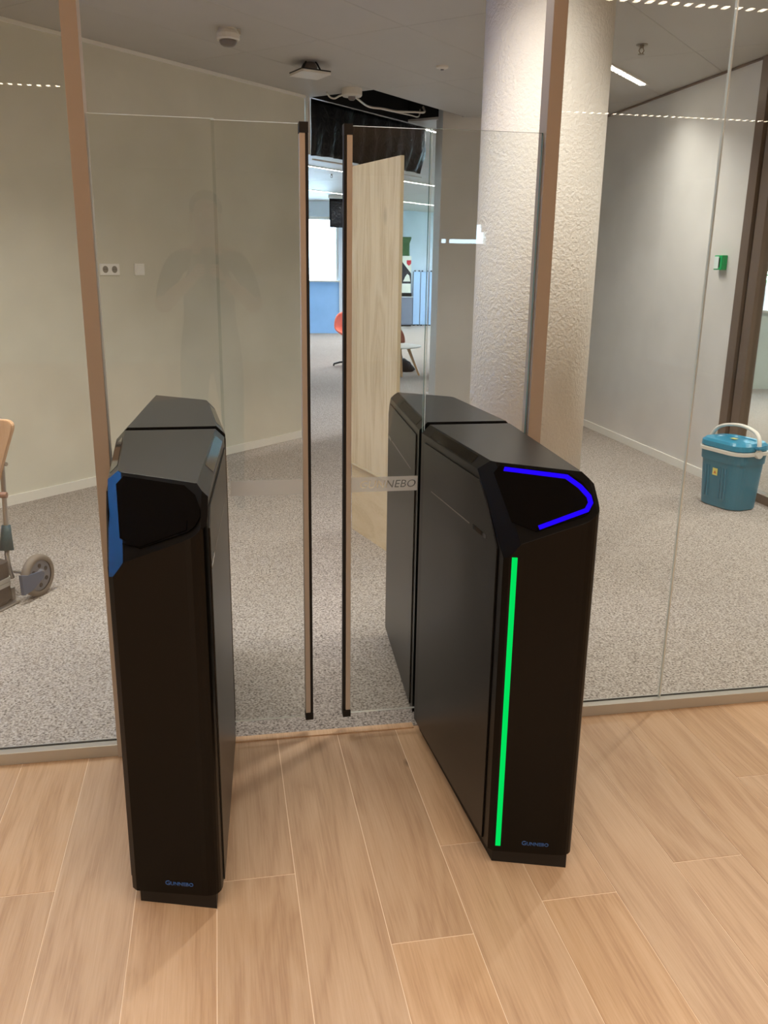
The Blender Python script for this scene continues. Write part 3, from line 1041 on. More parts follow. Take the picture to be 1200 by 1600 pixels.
# ------------------------------------------------------------------ ceiling devices
r = tag(empty('dome_sensor', (0.115, 3.10, CEIL)), 'round white ceiling sensor with grey dome above the unlit pedestal', 'sensor')
b = B(); lathe(b, [(0.0, 0.0), (0.052, 0.0), (0.052, -0.012), (0.060, -0.016), (0.066, -0.03), (0.066, -0.055), (0.062, -0.062), (0.0, -0.062)], 28)
obj('body', b, M['white_plastic'], r, smooth=False)
b = B(); lathe(b, [(0.05, -0.0622), (0.049, -0.072), (0.042, -0.084), (0.028, -0.092), (0.0, -0.095)], 24)
obj('dome', b, M['grey_plastic'], r, smooth=True)
b = B(); box(b, 0.05, 0.072, -0.012, 0.012, -0.03, 0.0)
obj('bracket', b, M['white_plastic'], r)

r = tag(empty('ceiling_speaker_plate', (0.66, 3.84, CEIL), math.radians(20)), 'square white ceiling plate hanging loose on dark clips', 'ceiling plate')
b = B(); prism(b, rrect(0.105, 0.105, 0.012), -0.078, -0.064)
obj('plate', b, M['white_plastic'], r)
b = B(); prism(b, rrect(0.106, 0.106, 0.012), -0.0635, -0.056)
obj('gasket', b, M['dark_plastic'], r)
b = B(); lathe(b, [(0.0, -0.0555), (0.06, -0.0555), (0.045, -0.02), (0.03, 0.0), (0.0, 0.0)], 20)
obj('inner_cone', b, M['grey_plastic'], r)
for a in (0, 1, 2, 3):
    b = B(); tube(b, [(0.085 * math.cos(a * 1.57 + 0.5), 0.085 * math.sin(a * 1.57 + 0.5), -0.055), (0.06 * math.cos(a * 1.57 + 0.5), 0.06 * math.sin(a * 1.57 + 0.5), -0.018), (0.045 * math.cos(a * 1.57 + 0.5), 0.045 * math.sin(a * 1.57 + 0.5), -0.001)], 0.006, 6)
    obj('clip', b, M['dark_plastic'], r)

r = tag(empty('smoke_detector', (1.06, 4.64, CEIL)), 'round white smoke detector at the corner of the open hatch', 'smoke detector')
b = B(); lathe(b, [(0.0, 0.0), (0.078, 0.0), (0.078, -0.045), (0.07, -0.055), (0.0, -0.055)], 28)
obj('body', b, M['white_plastic'], r)
b = B(); lathe(b, [(0.028, -0.0552), (0.028, -0.07), (0.018, -0.08), (0.0, -0.08)], 16)
obj('sensor_eye', b, M['grey_plastic'], r)
r = tag(empty('flush_detector', (1.53, 3.72, CEIL)), 'small flat white detector disc alone on the ceiling', 'detector')
b = B(); lathe(b, [(0.0, 0.0), (0.042, 0.0), (0.04, -0.012), (0.02, -0.02), (0.0, -0.02)], 20)
obj('disc', b, M['white_plastic'], r)
b = B(); lathe(b, [(0.012, -0.0202), (0.01, -0.026), (0.0, -0.026)], 10)
obj('lens', b, M['grey_plastic'], r)

M['chrome'] = mat('brass sprinkler metal', (150, 140, 125), 0.3, 0.9)
def sprinkler(loc, label):
    r = tag(empty('sprinkler', loc), label, 'sprinkler', 'ceiling sprinklers')
    b = B(); lathe(b, [(0.0, 0.0), (0.034, 0.0), (0.034, -0.004), (0.0, -0.004)], 20)
    obj('escutcheon', b, M['chrome'], r)
    b = B(); lathe(b, [(0.0, -0.004), (0.012, -0.004), (0.012, -0.02), (0.0, -0.02)], 12)
    obj('body', b, M['chrome'], r)
    for s_ in (-1, 1):
        b = B(); tube(b, [(s_ * 0.008, 0, -0.018), (s_ * 0.016, 0, -0.034), (s_ * 0.003, 0, -0.052)], 0.003, 6)
        obj('frame_arm', b, M['chrome'], r)
    b = B(); lathe(b, [(0.0, -0.052), (0.018, -0.052), (0.018, -0.055), (0.0, -0.055)], 16)
    obj('deflector', b, M['chrome'], r)
sprinkler((2.53, 2.86, CEIL), 'brass sprinkler on the ceiling above the short bright lamp')
sprinkler((1.72, 11.05, CEIL), 'small far sprinkler below the black sheet, over the office carpet')

# ------------------------------------------------------------------ wall fittings
M['socket_hole'] = mat('socket well', (140, 136, 128), 0.6)
M['fitting'] = mat('bright white fitting', (250, 249, 246), 0.35)
def on_oblique(x, z, off=0.0):
    return (x + off * S2, x + 4.265 - off * S2, z)
r = tag(empty('double_socket', on_oblique(-0.681, 1.395), math.radians(45)), 'white double power socket on the oblique wall beside the light switch', 'socket')
bxo('plate', (-0.077, 0.077, -0.011, -0.0003, -0.036, 0.036), M['fitting'], r, 0.003)
for x in (-0.036, 0.036):
    b = B(); lathe(b, [(0.022, 0.0), (0.022, 0.0006), (0.0, 0.0006)], 20)
    b.transform(Matrix.Translation((x, -0.0112, 0)) @ Matrix.Rotation(math.radians(90), 4, 'X'))
    o = obj('socket_well', b, M['socket_hole'], r)
    for dx in (-0.009, 0.009):
        b = B(); lathe(b, [(0.003, 0.0), (0.003, 0.0006), (0.0, 0.0006)], 8)
        b.transform(Matrix.Translation((x + dx, -0.0119, 0)) @ Matrix.Rotation(math.radians(90), 4, 'X'))
        obj('pin_hole', b, M['dark_plastic'], o)
r = tag(empty('light_switch', on_oblique(-0.508, 1.396), math.radians(45)), 'single white light switch on the oblique wall', 'switch')
bxo('plate', (-0.040, 0.040, -0.011, -0.0003, -0.038, 0.038), M['fitting'], r, 0.003)
bxo('rocker', (-0.030, 0.030, -0.015, -0.0112, -0.028, 0.028), M['fitting'], r, 0.002)

M['call_green'] = mat('green plastic', (0, 168, 92), 0.3)
M['call_clear'] = mat('pale label', (222, 236, 232), 0.25)
r = tag(empty('door_release', (3.4, 3.15, 1.497), math.radians(-90)), 'green emergency door release box on the grey wall beside the brown frame', 'call point')
bxo('case', (-0.048, 0.048, -0.042, -0.0003, -0.048, 0.048), M['call_green'], r, 0.005)
bxo('face_label', (-0.042, 0.012, -0.0445, -0.0422, -0.04, 0.04), M['call_clear'], r, 0.001)
bxo('press_plate', (0.014, 0.026, -0.0445, -0.0422, -0.03, 0.03), M['dark_plastic'], r, 0.001)

# ------------------------------------------------------------------ blue cool box
M['teal'] = mat('teal blue plastic', (28, 120, 150), 0.38)
M['teal_lid'] = mat('brighter teal lid plastic', (20, 138, 176), 0.33)
M['cool_white'] = mat('off white plastic', (226, 222, 214), 0.4)
M['sticker_y'] = mat('yellow sticker print', (228, 222, 130), 0.5)
M['sticker_o'] = mat('orange sticker print', (206, 120, 60), 0.5)
cb = tag(empty('cool_box', (3.165, 2.395, 0.002), math.radians(-76)), 'teal cool box with white handle standing on the carpet by the glazed partition', 'cool box')
def crings(specs, r, n=7):
    return [[(x, y, z) for x, y in rrect(hw, hd, min(r, hw, hd), n)] for hw, hd, z in specs]
b = B(); rings(b, crings([(0.150, 0.108, 0.0), (0.158, 0.116, 0.008), (0.172, 0.130, 0.295), (0.178, 0.136, 0.297), (0.180, 0.138, 0.352)], 0.085))
obj('body', b, M['teal'], cb, smooth=False)
b = B(); rings(b, crings([(0.178, 0.136, 0.3525), (0.190, 0.147, 0.354), (0.190, 0.147, 0.374), (0.180, 0.138, 0.376)], 0.09))
obj('rim', b, M['cool_white'], cb)
b = B(); rings(b, crings([(0.176, 0.134, 0.3765), (0.184, 0.141, 0.384), (0.182, 0.139, 0.412), (0.168, 0.126, 0.428), (0.13, 0.09, 0.430), (0.125, 0.085, 0.424), (0.05, 0.03, 0.424)], 0.085))
obj('lid', b, M['teal_lid'], cb)
for i in range(8):                                      # moulded flutes on the long side facing the gate
    x = -0.085 + 0.0235 * i
    if i in (2, 3, 4):
        continue
    b = B(); tube(b, [(x, -0.1225, 0.06), (x, -0.1285, 0.26)], 0.006, 6)
    obj('flute', b, M['teal'], cb)
b = B(); plate(b, [(-0.025, -0.1305, 0.205), (0.015, -0.1305, 0.205), (0.015, -0.1315, 0.25), (-0.025, -0.1315, 0.25)], Vector((0, -1, 0)), 0.0012)
st = obj('sticker', b, M['sticker_y'], cb)
b = B(); plate(b, [(-0.016, -0.1320, 0.216), (0.006, -0.1320, 0.216), (-0.005, -0.1327, 0.238)], Vector((0, -1, 0)), 0.0008)
obj('sticker_mark', b, M['sticker_o'], st)
b = B(); plate(b, [(-0.02, -0.025, 0.4305), (0.02, -0.025, 0.4305), (0.02, 0.01, 0.4305), (-0.02, 0.01, 0.4305)], Vector((0, 0, 1)), 0.001)
obj('lid_sticker', b, M['sticker_y'], cb)
hpath = smooth_path([(0.196, 0.0, 0.366), (0.193, 0.004, 0.42), (0.168, 0.012, 0.468), (0.11, 0.02, 0.498), (0.0, 0.026, 0.512), (-0.11, 0.02, 0.498), (-0.168, 0.012, 0.468), (-0.193, 0.004, 0.42), (-0.196, 0.0, 0.366)], 5)
b = B(); tube(b, hpath, 0.0105, 10)
for v in b.verts:
    v.co.y = 0.012 + (v.co.y - 0.012) * 1.5
hd = obj('handle', b, M['cool_white'], cb, smooth=True)
for s_ in (-1, 1):
    b = B(); lathe(b, [(0.0, -0.012), (0.024, -0.012), (0.026, 0.0), (0.024, 0.012), (0.0, 0.012)], 18)
    b.transform(Matrix.Translation((s_ * 0.197, 0, 0.366)) @ Matrix.Rotation(math.radians(90), 4, 'Y'))
    obj('pivot', b, M['cool_white'], cb)
b = B(); box(b, 0.178, 0.215, -0.03, 0.03, 0.395, 0.415)
bmesh.ops.bevel(b, geom=b.edges[:], offset=0.006, segments=2, affect='EDGES')
obj('spout', b, M['teal_lid'], cb)

# ------------------------------------------------------------------ hand truck, case and wooden board at the picture edge
M['steel'] = mat('brushed tube', (190, 186, 182), 0.3, 0.9)
M['slate'] = mat('slate blue plastic', (84, 96, 118), 0.5)
M['tyre'] = mat('grey brown rubber tyre', (122, 112, 102), 0.7)
M['hub'] = mat('grey hub plastic', (112, 114, 122), 0.5)
M['sleeve'] = mat('petrol sleeve', (52, 88, 98), 0.6)
ax = Vector((0.87, -0.48, 0)).normalized()
hang_ = math.atan2(ax.y, ax.x)
ht = tag(empty('hand_truck', (-0.83, 1.39, 0.002), hang_), 'folding hand truck with grey wheel at the picture edge beside the unlit pedestal', 'hand truck')
def wheel(x):
    Rm = Matrix.Translation((x, 0, 0.096)) @ Matrix.Rotation(math.radians(90), 4, 'Y')
    b = B(); lathe(b, [(0.070, -0.016), (0.082, -0.019), (0.093, -0.014), (0.096, 0.0), (0.093, 0.014), (0.082, 0.019), (0.070, 0.016)], 36, cap=False)
    b.transform(Rm); w = obj('wheel', b, M['tyre'], ht, smooth=True)
    b = B(); lathe(b, [(0.0, -0.012), (0.069, -0.012), (0.069, 0.012), (0.03, 0.014), (0.022, 0.022), (0.0, 0.022)], 30)
    b.transform(Rm); obj('hub', b, M['hub'], w)
    for k in range(6):
        a = k * math.pi / 3
        b = B(); lathe(b, [(0.0, 0.0126), (0.010, 0.0126), (0.010, 0.0146), (0.0, 0.0146)], 10)
        b.transform(Rm @ Matrix.Translation((0.045 * math.cos(a), 0.045 * math.sin(a), 0))); obj('hub_hole', b, M['dark_plastic'], w)
wheel(0.0); wheel(-0.44)
b = B(); tube(b, [(-0.46, 0, 0.096), (0.02, 0, 0.096)], 0.007, 8); obj('axle', b, M['steel'], ht)
for sx in (-0.072, -0.368):
    b = B(); tube(b, smooth_path([(sx + 0.0, -0.075, 0.10), (sx - 0.002, -0.085, 0.15), (sx - 0.02, -0.07, 0.21), (sx - 0.03, -0.05, 0.27), (sx - 0.03, -0.03, 0.62), (sx - 0.03, -0.02, 0.80)], 5), 0.0105, 10)
    obj('upright', b, M['steel'], ht, smooth=True)
    b = B(); tube(b, [(sx - 0.021, -0.068, 0.222), (sx - 0.03, -0.050, 0.30), (sx - 0.03, -0.046, 0.33)], [0.030, 0.022, 0.019], 10)
    obj('sleeve', b, M['sleeve'], ht, smooth=True)
    b = B(); prism(b, [(-0.075, 0.045), (-0.02, 0.05), (0.055, 0.085), (0.062, 0.105), (0.045, 0.118), (-0.04, 0.125), (-0.08, 0.138)], -0.008, 0.008)
    b.transform(Matrix.Translation((sx + (0.088 if sx > -0.1 else -0.088), -0.045, 0.0)) @ Matrix.Rotation(math.radians(90), 4, 'Z') @ Matrix.Rotation(math.radians(90), 4, 'X'))
    obj('wheel_bracket', b, M['slate'], ht)
    b = B(); box(b, sx - 0.02, sx + 0.025, -0.115, -0.095, 0.012, 0.068)
    obj('hinge_plate', b, M['steel'], ht)
b = B(); box(b, -0.42, -0.02, -0.40, -0.10, 0.004, 0.012)
obj('toe_plate', b, M['steel'], ht)
b = B(); tube(b, [(-0.42, -0.028, 0.60), (-0.08, -0.028, 0.60)], 0.009, 8); obj('cross_bar', b, M['steel'], ht)
M['case'] = mat('dark brown grey case shell', (62, 54, 50), 0.55)
cs = tag(empty('flight_case', (-0.83, 1.39, 0.0145), hang_), 'dark case with pale metal band lying on the hand truck', 'case')
b = B(); rings(b, [[(x - 0.235, y - 0.275, z) for x, y in rrect(hw, hd, 0.03, 4)] for hw, hd, z in ((0.19, 0.15, 0.0), (0.2, 0.16, 0.02), (0.2, 0.16, 0.078))])
obj('lower_shell', b, M['case'], cs)
b = B(); rings(b, [[(x - 0.235, y - 0.275, z) for x, y in rrect(hw, hd, 0.03, 4)] for hw, hd, z in ((0.2, 0.16, 0.117), (0.2, 0.16, 0.185), (0.17, 0.13, 0.205))])
obj('upper_shell', b, M['case'], cs)
for z0, z1 in ((0.0785, 0.0965), (0.0985, 0.1165)):
    b = B(); prism(b, rrect(0.203, 0.163, 0.03, 4, -0.235, -0.275), z0, z1)
    obj('metal_band', b, M['alu'], cs)
M['beech'] = wood('light beech board', (190, 148, 112), (208, 168, 132), (216, 180, 146), 2, 0.5, False, False, 1.2)
wbd = tag(empty('wooden_board', (-0.892, 1.335, 0.222), math.radians(-12)), 'light wooden board with a rounded corner leaning upright on the dark case', 'board')
b = B()
prism(b, [(-0.22, 0.0), (-0.10, 0.0), (-0.055, 0.31), (0.038, 0.545), (0.040, 0.565), (0.028, 0.58), (0.010, 0.585), (-0.30, 0.585), (-0.30, 0.2)], -0.016, 0.016)
b.transform(Matrix.Rotation(math.radians(90), 4, 'X'))
bmesh.ops.bevel(b, geom=b.edges[:], offset=0.003, segments=2, affect='EDGES', clamp_overlap=True)
obj('panel', b, M['beech'], wbd)
M['beech_d'] = mat('darker wooden peg', (150, 112, 92), 0.5)
b = B(); tube(b, [(-0.20, -0.019, 0.265), (-0.01, -0.019, 0.265)], 0.013, 10)
obj('peg', b, M['beech_d'], wbd)

# ------------------------------------------------------------------ far office furniture
M['coral'] = mat('coral upholstery', (240, 124, 98), 0.7)
M['rust'] = mat('rust brown upholstery', (176, 104, 84), 0.7)
def shell_chair(loc, rz, material, label, legs):
    r = tag(empty('shell_chair', loc, rz), label, 'chair', 'shell chairs in the far office')
    b = B()
    rr = []
    for u, (yy, zz, hw) in enumerate([(-0.24, 0.43, 0.20), (-0.1, 0.41, 0.235), (0.08, 0.415, 0.25), (0.17, 0.45, 0.26), (0.215, 0.54, 0.27), (0.235, 0.64, 0.25), (0.25, 0.73, 0.20), (0.255, 0.775, 0.11)]):
        ring = []
        for k in range(11):
            x = -hw + 2 * hw * k / 10
            c = (abs(x) / hw) ** 2
            ring.append((x, yy - 0.07 * c, zz + (0.06 * c if u < 4 else 0.0)))
        rr.append(ring)
    vs = [[b.verts.new(p) for p in q] for q in rr]
    for a, c in zip(vs, vs[1:]):
        for i in range(10):
            b.faces.new((a[i], a[i + 1], c[i + 1], c[i]))
    o = obj('seat_shell', b, material, r, smooth=True)
    md = o.modifiers.new('thick', 'SOLIDIFY'); md.thickness = 0.03
    sb = o.modifiers.new('sub', 'SUBSURF'); sb.levels = 1; sb.render_levels = 1
    if legs == 'star':
        b = B(); lathe(b, [(0.0, 0.05), (0.025, 0.05), (0.02, 0.38), (0.06, 0.385), (0.0, 0.39)], 14)
        obj('stem', b, M['dark_plastic'], r)
        for k in range(4):
            a = math.radians(45 + 90 * k)
            b = B(); tube(b, [(0, 0, 0.07), (0.2 * math.cos(a), 0.2 * math.sin(a), 0.055), (0.29 * math.cos(a), 0.29 * math.sin(a), 0.03), (0.295 * math.cos(a), 0.295 * math.sin(a), 0.001)], 0.014, 8)
            obj('leg', b, M['dark_plastic'], r)
    else:
        for sx, sy in ((-1, -1), (1, -1), (1, 1), (-1, 1)):
            b = B(); tube(b, [(sx * 0.12, sy * 0.12, 0.40), (sx * 0.21, sy * 0.2, 0.001)], 0.012, 8)
            obj('leg', b, M['dark_plastic'], r)
    return r
shell_chair((1.955, 10.35, 0.002), math.radians(35), M['coral'], 'coral shell chair on black star base in the gap between the glass leaves', 'star')
rc = shell_chair((2.46, 10.0, 0.002), math.radians(160), M['rust'], 'rust brown shell chair behind the white round table', 'four')
rc.scale = (0.8, 0.8, 0.8)
M['white_top'] = mat('white laminate', (236, 236, 232), 0.35)
M['ash'] = mat('ash wood leg', (196, 158, 116), 0.5)
tb = tag(empty('round_table', (2.36, 9.2, 0.002)), 'low round white table on splayed wooden legs in the far office', 'table')
b = B(); lathe(b, [(0.0, 0.385), (0.33, 0.385), (0.345, 0.395), (0.345, 0.402), (0.335, 0.408), (0.0, 0.408)], 40)
obj('table_top', b, M['white_top'], tb)
for (x0, y0), (x1, y1) in (((0.16, -0.02), (0.325, -0.03)), ((0.02, -0.17), (0.055, -0.16)), ((-0.16, -0.02), (-0.28, -0.1)), ((0.0, 0.17), (0.02, 0.3))):
    b = B(); tube(b, [(x1, y1, 0.0), (x0, y0, 0.384)], [0.014, 0.024], 8)
    obj('leg', b, M['ash'], tb)
M['bagcloth'] = mat('dark grey bag cloth', (46, 50, 54), 0.8)
bg = tag(empty('bag', (2.60, 9.65, 0.002)), 'dark slouched bag on the floor under the white round table', 'bag')
b = B()
rings(b, [[(cx_ + hw * math.cos(2 * math.pi * k / 16), hd_ * math.sin(2 * math.pi * k / 16), z) for k in range(16)] for cx_, hw, hd_, z in ((0.0, 0.10, 0.09, 0.0), (0.0, 0.14, 0.11, 0.03), (-0.02, 0.11, 0.1, 0.09), (-0.04, 0.07, 0.07, 0.15), (-0.05, 0.03, 0.03, 0.185))])
obj('sack', b, M['bagcloth'], bg, smooth=True)
b = B(); tube(b, smooth_path([(-0.03, -0.07, 0.15), (0.03, -0.09, 0.14), (0.05, -0.1, 0.10), (0.04, -0.105, 0.06)], 4), 0.008, 6)
obj('strap', b, M['bagcloth'], bg)
tag(curtain('plastic_sheet', (2.19, 15.05), (3.25, 15.05), 2.67, 2.14, 0.02, 9, M['sheet'], nx=20, nz=8, fold=4.0), 'small black plastic sheet hanging far off in front of the window', 'sheet')
b = B(); box(b, 2.17, 3.28, 15.03, 15.07, 2.672, 2.726)
tag(obj('hanging_rail', b, M['white_plastic']), 'white ceiling rail that holds the far small black sheet', 'rail')

M['scr'] = mat('pale blue screen felt', (168, 196, 226), 0.8)
M['scr_grey'] = mat('grey cabinet laminate', (120, 124, 138), 0.5)
for i, (x0, x1) in enumerate(((4.80, 4.965), (4.985, 5.19), (5.21, 5.385), (5.40, 5.56))):
    r = tag(empty('office_screen', (0, 0, 0.002)), ['pale blue office screen next to the grey cabinet on the far wall', 'second pale blue office screen from the grey cabinet', 'third pale blue office screen from the grey cabinet', 'pale blue office screen farthest from the grey cabinet'][i], 'screen', 'row of office screens on the far wall')
    bxo('panel', (x0, x1, 19.18, 19.22, 0.03, 1.31), M['scr'], r, 0.004)
    bxo('frame_edge', (x0 - 0.012, x0 - 0.001, 19.18, 19.22, 0.0, 1.31), M['scr_grey'], r)
    for z in (0.0, 1.311):
        for x in (x0 + 0.03, x1 - 0.03):
            bxo('knob', (x - 0.016, x + 0.016, 19.17, 19.21, z, z + 0.028), M['dark_plastic'], r)
r = tag(empty('grey_cabinet', (0, 0, 0.002)), 'narrow grey cabinet under the printed dispenser on the far wall', 'cabinet')
bxo('body', (4.2, 4.73, 18.95, 19.35, 0.03, 0.70), M['scr_grey'], r, 0.004)
bxo('top', (4.19, 4.74, 18.93, 19.36, 0.7005, 0.715), M['white_top'], r)
bxo('plinth', (4.22, 4.71, 18.98, 19.33, 0.0, 0.0295), M['dark_plastic'], r)
bxo('door', (4.215, 4.715, 18.935, 18.9495, 0.05, 0.68), M['scr_grey'], r)
M['green_lid'] = mat('dark green plastic', (56, 92, 52), 0.4)
M['print_white'] = mat('off white print', (226, 224, 206), 0.6)
M['print_black'] = mat('black print', (28, 26, 34), 0.6)
M['print_red'] = mat('red print', (206, 44, 58), 0.6)
r = tag(empty('printed_dispenser', (4.46, 19.1, 0.7175)), 'tall black and white printed dispenser with green top on the grey cabinet', 'dispenser')
b = B(); box(b, -0.25, 0.245, -0.14, 0.14, 0.0, 0.09); obj('base_tray', b, M['dark_plastic'], r)
b = B(); box(b, -0.23, 0.225, -0.12, 0.12, 0.0905, 0.96); obj('body', b, M['print_white'], r)
b = B(); plate(b, [(-0.229, -0.1205, 0.31), (0.224, -0.1205, 0.31), (0.224, -0.1205, 0.55), (-0.04, -0.1205, 0.87), (-0.229, -0.1205, 0.87)], Vector((0, -1, 0)), 0.002); obj('black_print', b, M['print_black'], r)
b = B(); plate(b, [(0.03, -0.123, 0.36), (0.21, -0.123, 0.36), (0.18, -0.123, 0.50), (0.13, -0.123, 0.54), (0.08, -0.123, 0.47)], Vector((0, -1, 0)), 0.002); obj('white_figure', b, M['print_white'], r)
b = B(); plate(b, [(0.165, -0.1205, 0.73), (0.222, -0.1205, 0.78), (0.222, -0.1205, 0.86), (0.11, -0.1205, 0.86), (0.11, -0.1205, 0.78)], Vector((0, -1, 0)), 0.002); obj('red_shield', b, M['print_red'], r)
b = B(); rings(b, [[(x, y, z) for x, y in rrect(hw, hd, 0.03, 3)] for hw, hd, z in ((0.19, 0.11, 0.961), (0.185, 0.11, 1.25), (0.22, 0.13, 1.36), (0.22, 0.13, 1.40))]); obj('green_top', b, M['green_lid'], r)

# ------------------------------------------------------------------ garden outside the right-hand room
M['grass'] = mat('lawn', (96, 140, 70), 0.9)
struct(bxo('ground', (5.0, 30.0, 7.63, 30.0, -0.3, -0.06), M['grass']))
M['brick'] = mat('pale pink paving wall', (214, 186, 180), 0.8)
r = tag(empty('garden_wall', (7.6, 8.95, -0.06)), 'low pale pink garden wall seen through the far right window', 'wall')
for j in range(9):
    for i in range(12):
        b_ = None
        x = -1.2 + 0.2 * i + (0.1 if j % 2 else 0)
        if i == 0 and j == 0:
            bb = bxo('block', (-0.098, 0.098, -0.05, 0.05, 0.0, 0.148), M['brick'], r, 0.004, (x, 0, 0.15 * j), seg=1)
            bm_ = bb.data
        else:
            bb = link('block', bm_, r, (x, 0, 0.15 * j))
M['leaf'] = mat('garden leaf', (96, 158, 72), 0.6)
def hedge(loc, w, h, d, label, n=900):
    r = tag(empty('hedge', loc), label, 'hedge')
    b = B()
    rnd = random.Random(5)
    for i in range(n):
        p = Vector((rnd.uniform(-w, w), rnd.uniform(-d, d), rnd.uniform(0.15, h)))
        a = Vector((rnd.gauss(0, 1), rnd.gauss(0, 1), rnd.gauss(0, 1))).normalized() * 0.06
        c = Vector((rnd.gauss(0, 1), rnd.gauss(0, 1), rnd.gauss(0, 1))).normalized() * 0.035
        b.faces.new([b.verts.new(p - a), b.verts.new(p + c), b.verts.new(p + a), b.verts.new(p - c)])
    o = obj('foliage', b, M['leaf'], r)
    o['kind'] = 'stuff'
    for x in (-w * 0.6, 0, w * 0.6):
        b = B(); tube(b, [(x, 0, 0), (x * 1.05, 0, h * 0.7)], [0.04, 0.015], 7)
        obj('stem', b, M['ash'], r)
hg = hedge((9.0, 10.28, -0.06), 0.85, 3.2, 0.2, 'leafy green hedge behind the low pink garden wall', 2000)

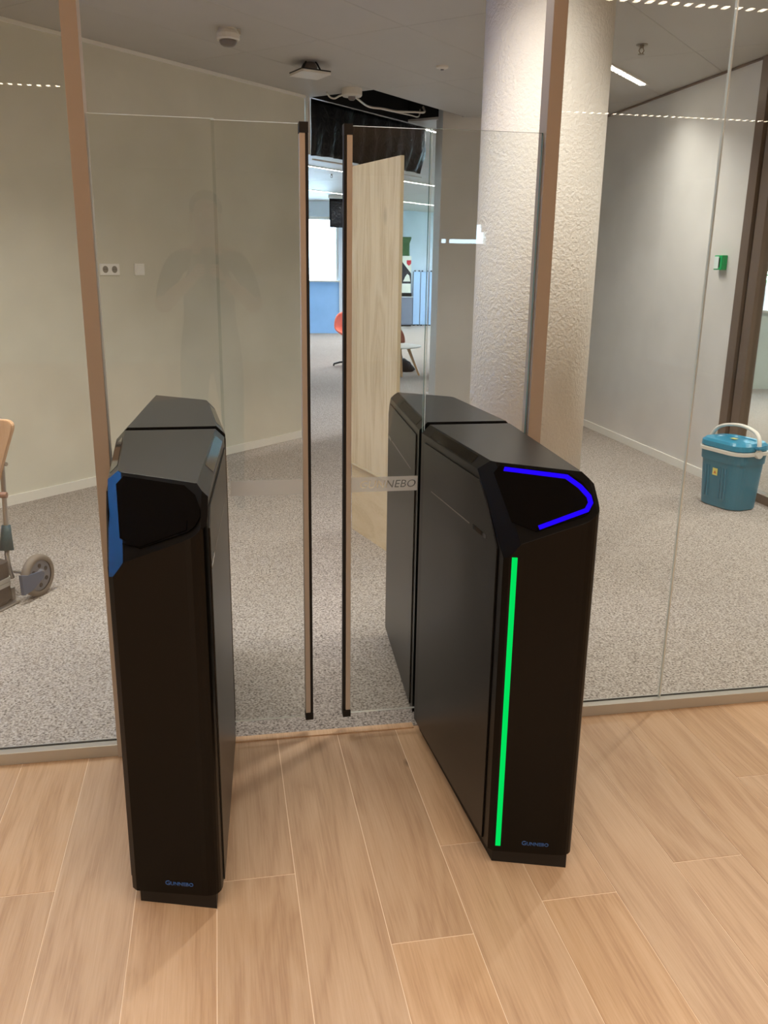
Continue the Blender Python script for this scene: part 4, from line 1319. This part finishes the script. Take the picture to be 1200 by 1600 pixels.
# ------------------------------------------------------------------ the photographer, mirrored in the glass
M['skin'] = mat('skin', (196, 150, 126), 0.6)
M['shirt'] = mat('dark green grey t-shirt', (52, 56, 52), 0.9)
M['trousers'] = mat('grey trousers', (84, 84, 82), 0.9)
M['hair'] = mat('short brown hair', (70, 54, 42), 0.8)
M['shoe'] = mat('dark shoe', (40, 36, 34), 0.7)
def person(loc):
    root = tag(empty('person', loc), 'person in a dark t-shirt holding up a phone, faintly mirrored in the glass', 'person')
    V, E, R_ = [], [], []
    def add(p, r, par=None):
        V.append(p); R_.append(r)
        if par is not None:
            E.append((par, len(V) - 1))
        return len(V) - 1
    pel = add((0, 0, 0.98), (0.165, 0.12))
    sp = add((0, 0.01, 1.14), (0.15, 0.115), pel)
    ch = add((0, 0.0, 1.34), (0.17, 0.125), sp)
    nb = add((0, -0.005, 1.49), (0.075, 0.07), ch)
    nk = add((0, 0.01, 1.57), (0.056, 0.058), nb)
    jaw = add((0, 0.03, 1.635), (0.066, 0.08), nk)
    hd = add((0, 0.025, 1.72), (0.080, 0.096), jaw)
    add((0, 0.015, 1.80), (0.06, 0.07), hd)
    for s_ in (-1, 1):
        sh = add((s_ * 0.175, -0.005, 1.455), (0.075, 0.07), nb)
        ua = add((s_ * 0.235, 0.03, 1.32), (0.056, 0.056), sh)
        el = add((s_ * 0.265, 0.085, 1.19), (0.046, 0.046), ua)
        fa = add((s_ * 0.19, 0.20, 1.275), (0.042, 0.042), el)
        wr = add((s_ * 0.085, 0.305, 1.36), (0.028, 0.026), fa)
        pm_ = add((s_ * 0.060, 0.335, 1.395), (0.030, 0.018), wr)
        for k, (dz, ln) in enumerate(((0.030, 0.9), (0.012, 1.0), (-0.006, 0.95), (-0.024, 0.8))):
            k1 = add((s_ * 0.054, 0.362, 1.40 + dz), (0.0095, 0.0095), pm_)
            k2 = add((s_ * (0.054 - 0.022 * ln), 0.374, 1.402 + dz), (0.0085, 0.0085), k1)
            add((s_ * (0.054 - 0.042 * ln), 0.372, 1.402 + dz), (0.0075, 0.0075), k2)
        t1 = add((s_ * 0.045, 0.318, 1.42), (0.011, 0.011), pm_)
        add((s_ * 0.022, 0.322, 1.44), (0.009, 0.009), t1)
        hp_ = add((s_ * 0.095, 0.0, 0.90), (0.105, 0.105), pel)
        kn = add((s_ * 0.115, 0.015, 0.50), (0.066, 0.068), hp_)
        cf = add((s_ * 0.12, -0.02, 0.34), (0.060, 0.062), kn)
        an = add((s_ * 0.125, -0.02, 0.09), (0.042, 0.045), cf)
        add((s_ * 0.135, 0.06, 0.045), (0.045, 0.038), an)
        add((s_ * 0.145, 0.15, 0.036), (0.040, 0.030), len(V) - 1)
    me = bpy.data.meshes.new('body')
    me.from_pydata(V, E, [])
    o = bpy.data.objects.new('body', me)
    COL.objects.link(o)
    sk = o.modifiers.new('skin', 'SKIN')
    sk.use_smooth_shade = True
    lay = me.skin_vertices[0].data
    for i, r in enumerate(R_):
        lay[i].radius = r
        lay[i].use_root = (i == 0)
    sb = o.modifiers.new('sub', 'SUBSURF')
    sb.levels = sb.render_levels = 2
    dg = bpy.context.evaluated_depsgraph_get()
    nm = bpy.data.meshes.new_from_object(o.evaluated_get(dg))
    bpy.data.objects.remove(o)
    nm.name = 'body'
    zmin = min(v.co.z for v in nm.vertices)
    for v in nm.vertices:
        v.co.z -= zmin
    for m_ in ('skin', 'shirt', 'trousers', 'shoe'):
        nm.materials.append(M[m_])
    for p in nm.polygons:
        c = p.center
        p.use_smooth = True
        if c.z < 0.10:
            k = 3
        elif c.z < 1.0:
            k = 2
        elif c.z < 1.51 and (abs(c.x) < 0.19 and c.y < 0.14 and c.z > 0.98 or c.z > 1.255 and c.y < 0.10):
            k = 1
        else:
            k = 0
        p.material_index = k
    link('body', nm, root)
    b = B()
    bmesh.ops.create_uvsphere(b, u_segments=20, v_segments=12, radius=0.098)
    for v in list(b.verts):
        v.co = Vector((v.co.x * 0.95, v.co.y * 1.08, v.co.z * 0.95)) + Vector((0, 0.008, 1.745))
    bmesh.ops.delete(b, geom=[v for v in b.verts if v.co.z < 1.70 + max(0, v.co.y) * 0.9], context='VERTS')
    obj('hair', b, M['hair'], root, smooth=True)
    for s_ in (-1, 1):
        b = B(); bmesh.ops.create_uvsphere(b, u_segments=10, v_segments=6, radius=0.011); b.transform(Matrix.Translation((s_ * 0.03, 0.112, 1.70)))
        obj('eye', b, M['white_plastic'], root, smooth=True)
        b = B(); bmesh.ops.create_uvsphere(b, u_segments=10, v_segments=6, radius=0.03); b.transform(Matrix.Translation((s_ * 0.082, 0.01, 1.69)) @ Matrix.Diagonal((0.35, 0.6, 1, 1)))
        obj('ear', b, M['skin'], root, smooth=True)
    b = B(); tube(b, [(0, 0.112, 1.705), (0, 0.132, 1.668), (0, 0.112, 1.66)], [0.008, 0.014, 0.01], 8)
    obj('nose', b, M['skin'], root, smooth=True)
    b = B(); tube(b, [(-0.024, 0.10, 1.632), (0, 0.112, 1.63), (0.024, 0.10, 1.632)], 0.006, 6)
    obj('mouth', b, M['skin'], root, smooth=True)
person((-0.045, -2.822, 0.0))
ph = tag(empty('phone'), 'black phone held up in both hands, faintly mirrored in the glass', 'phone')
ph.matrix_world = cam.matrix_world @ Matrix.Translation((0.020, -0.048, 0.012))
bxo('phone_body', (-0.036, 0.036, -0.073, 0.073, -0.004, 0.004), M['dark_plastic'], ph, 0.003)
b = B(); lathe(b, [(0.0, 0.0), (0.007, 0.0), (0.007, -0.0012), (0.0, -0.0012)], 14); b.transform(Matrix.Translation((-0.020, 0.048, -0.0041)))
obj('phone_lens', b, M['gloss'], ph)
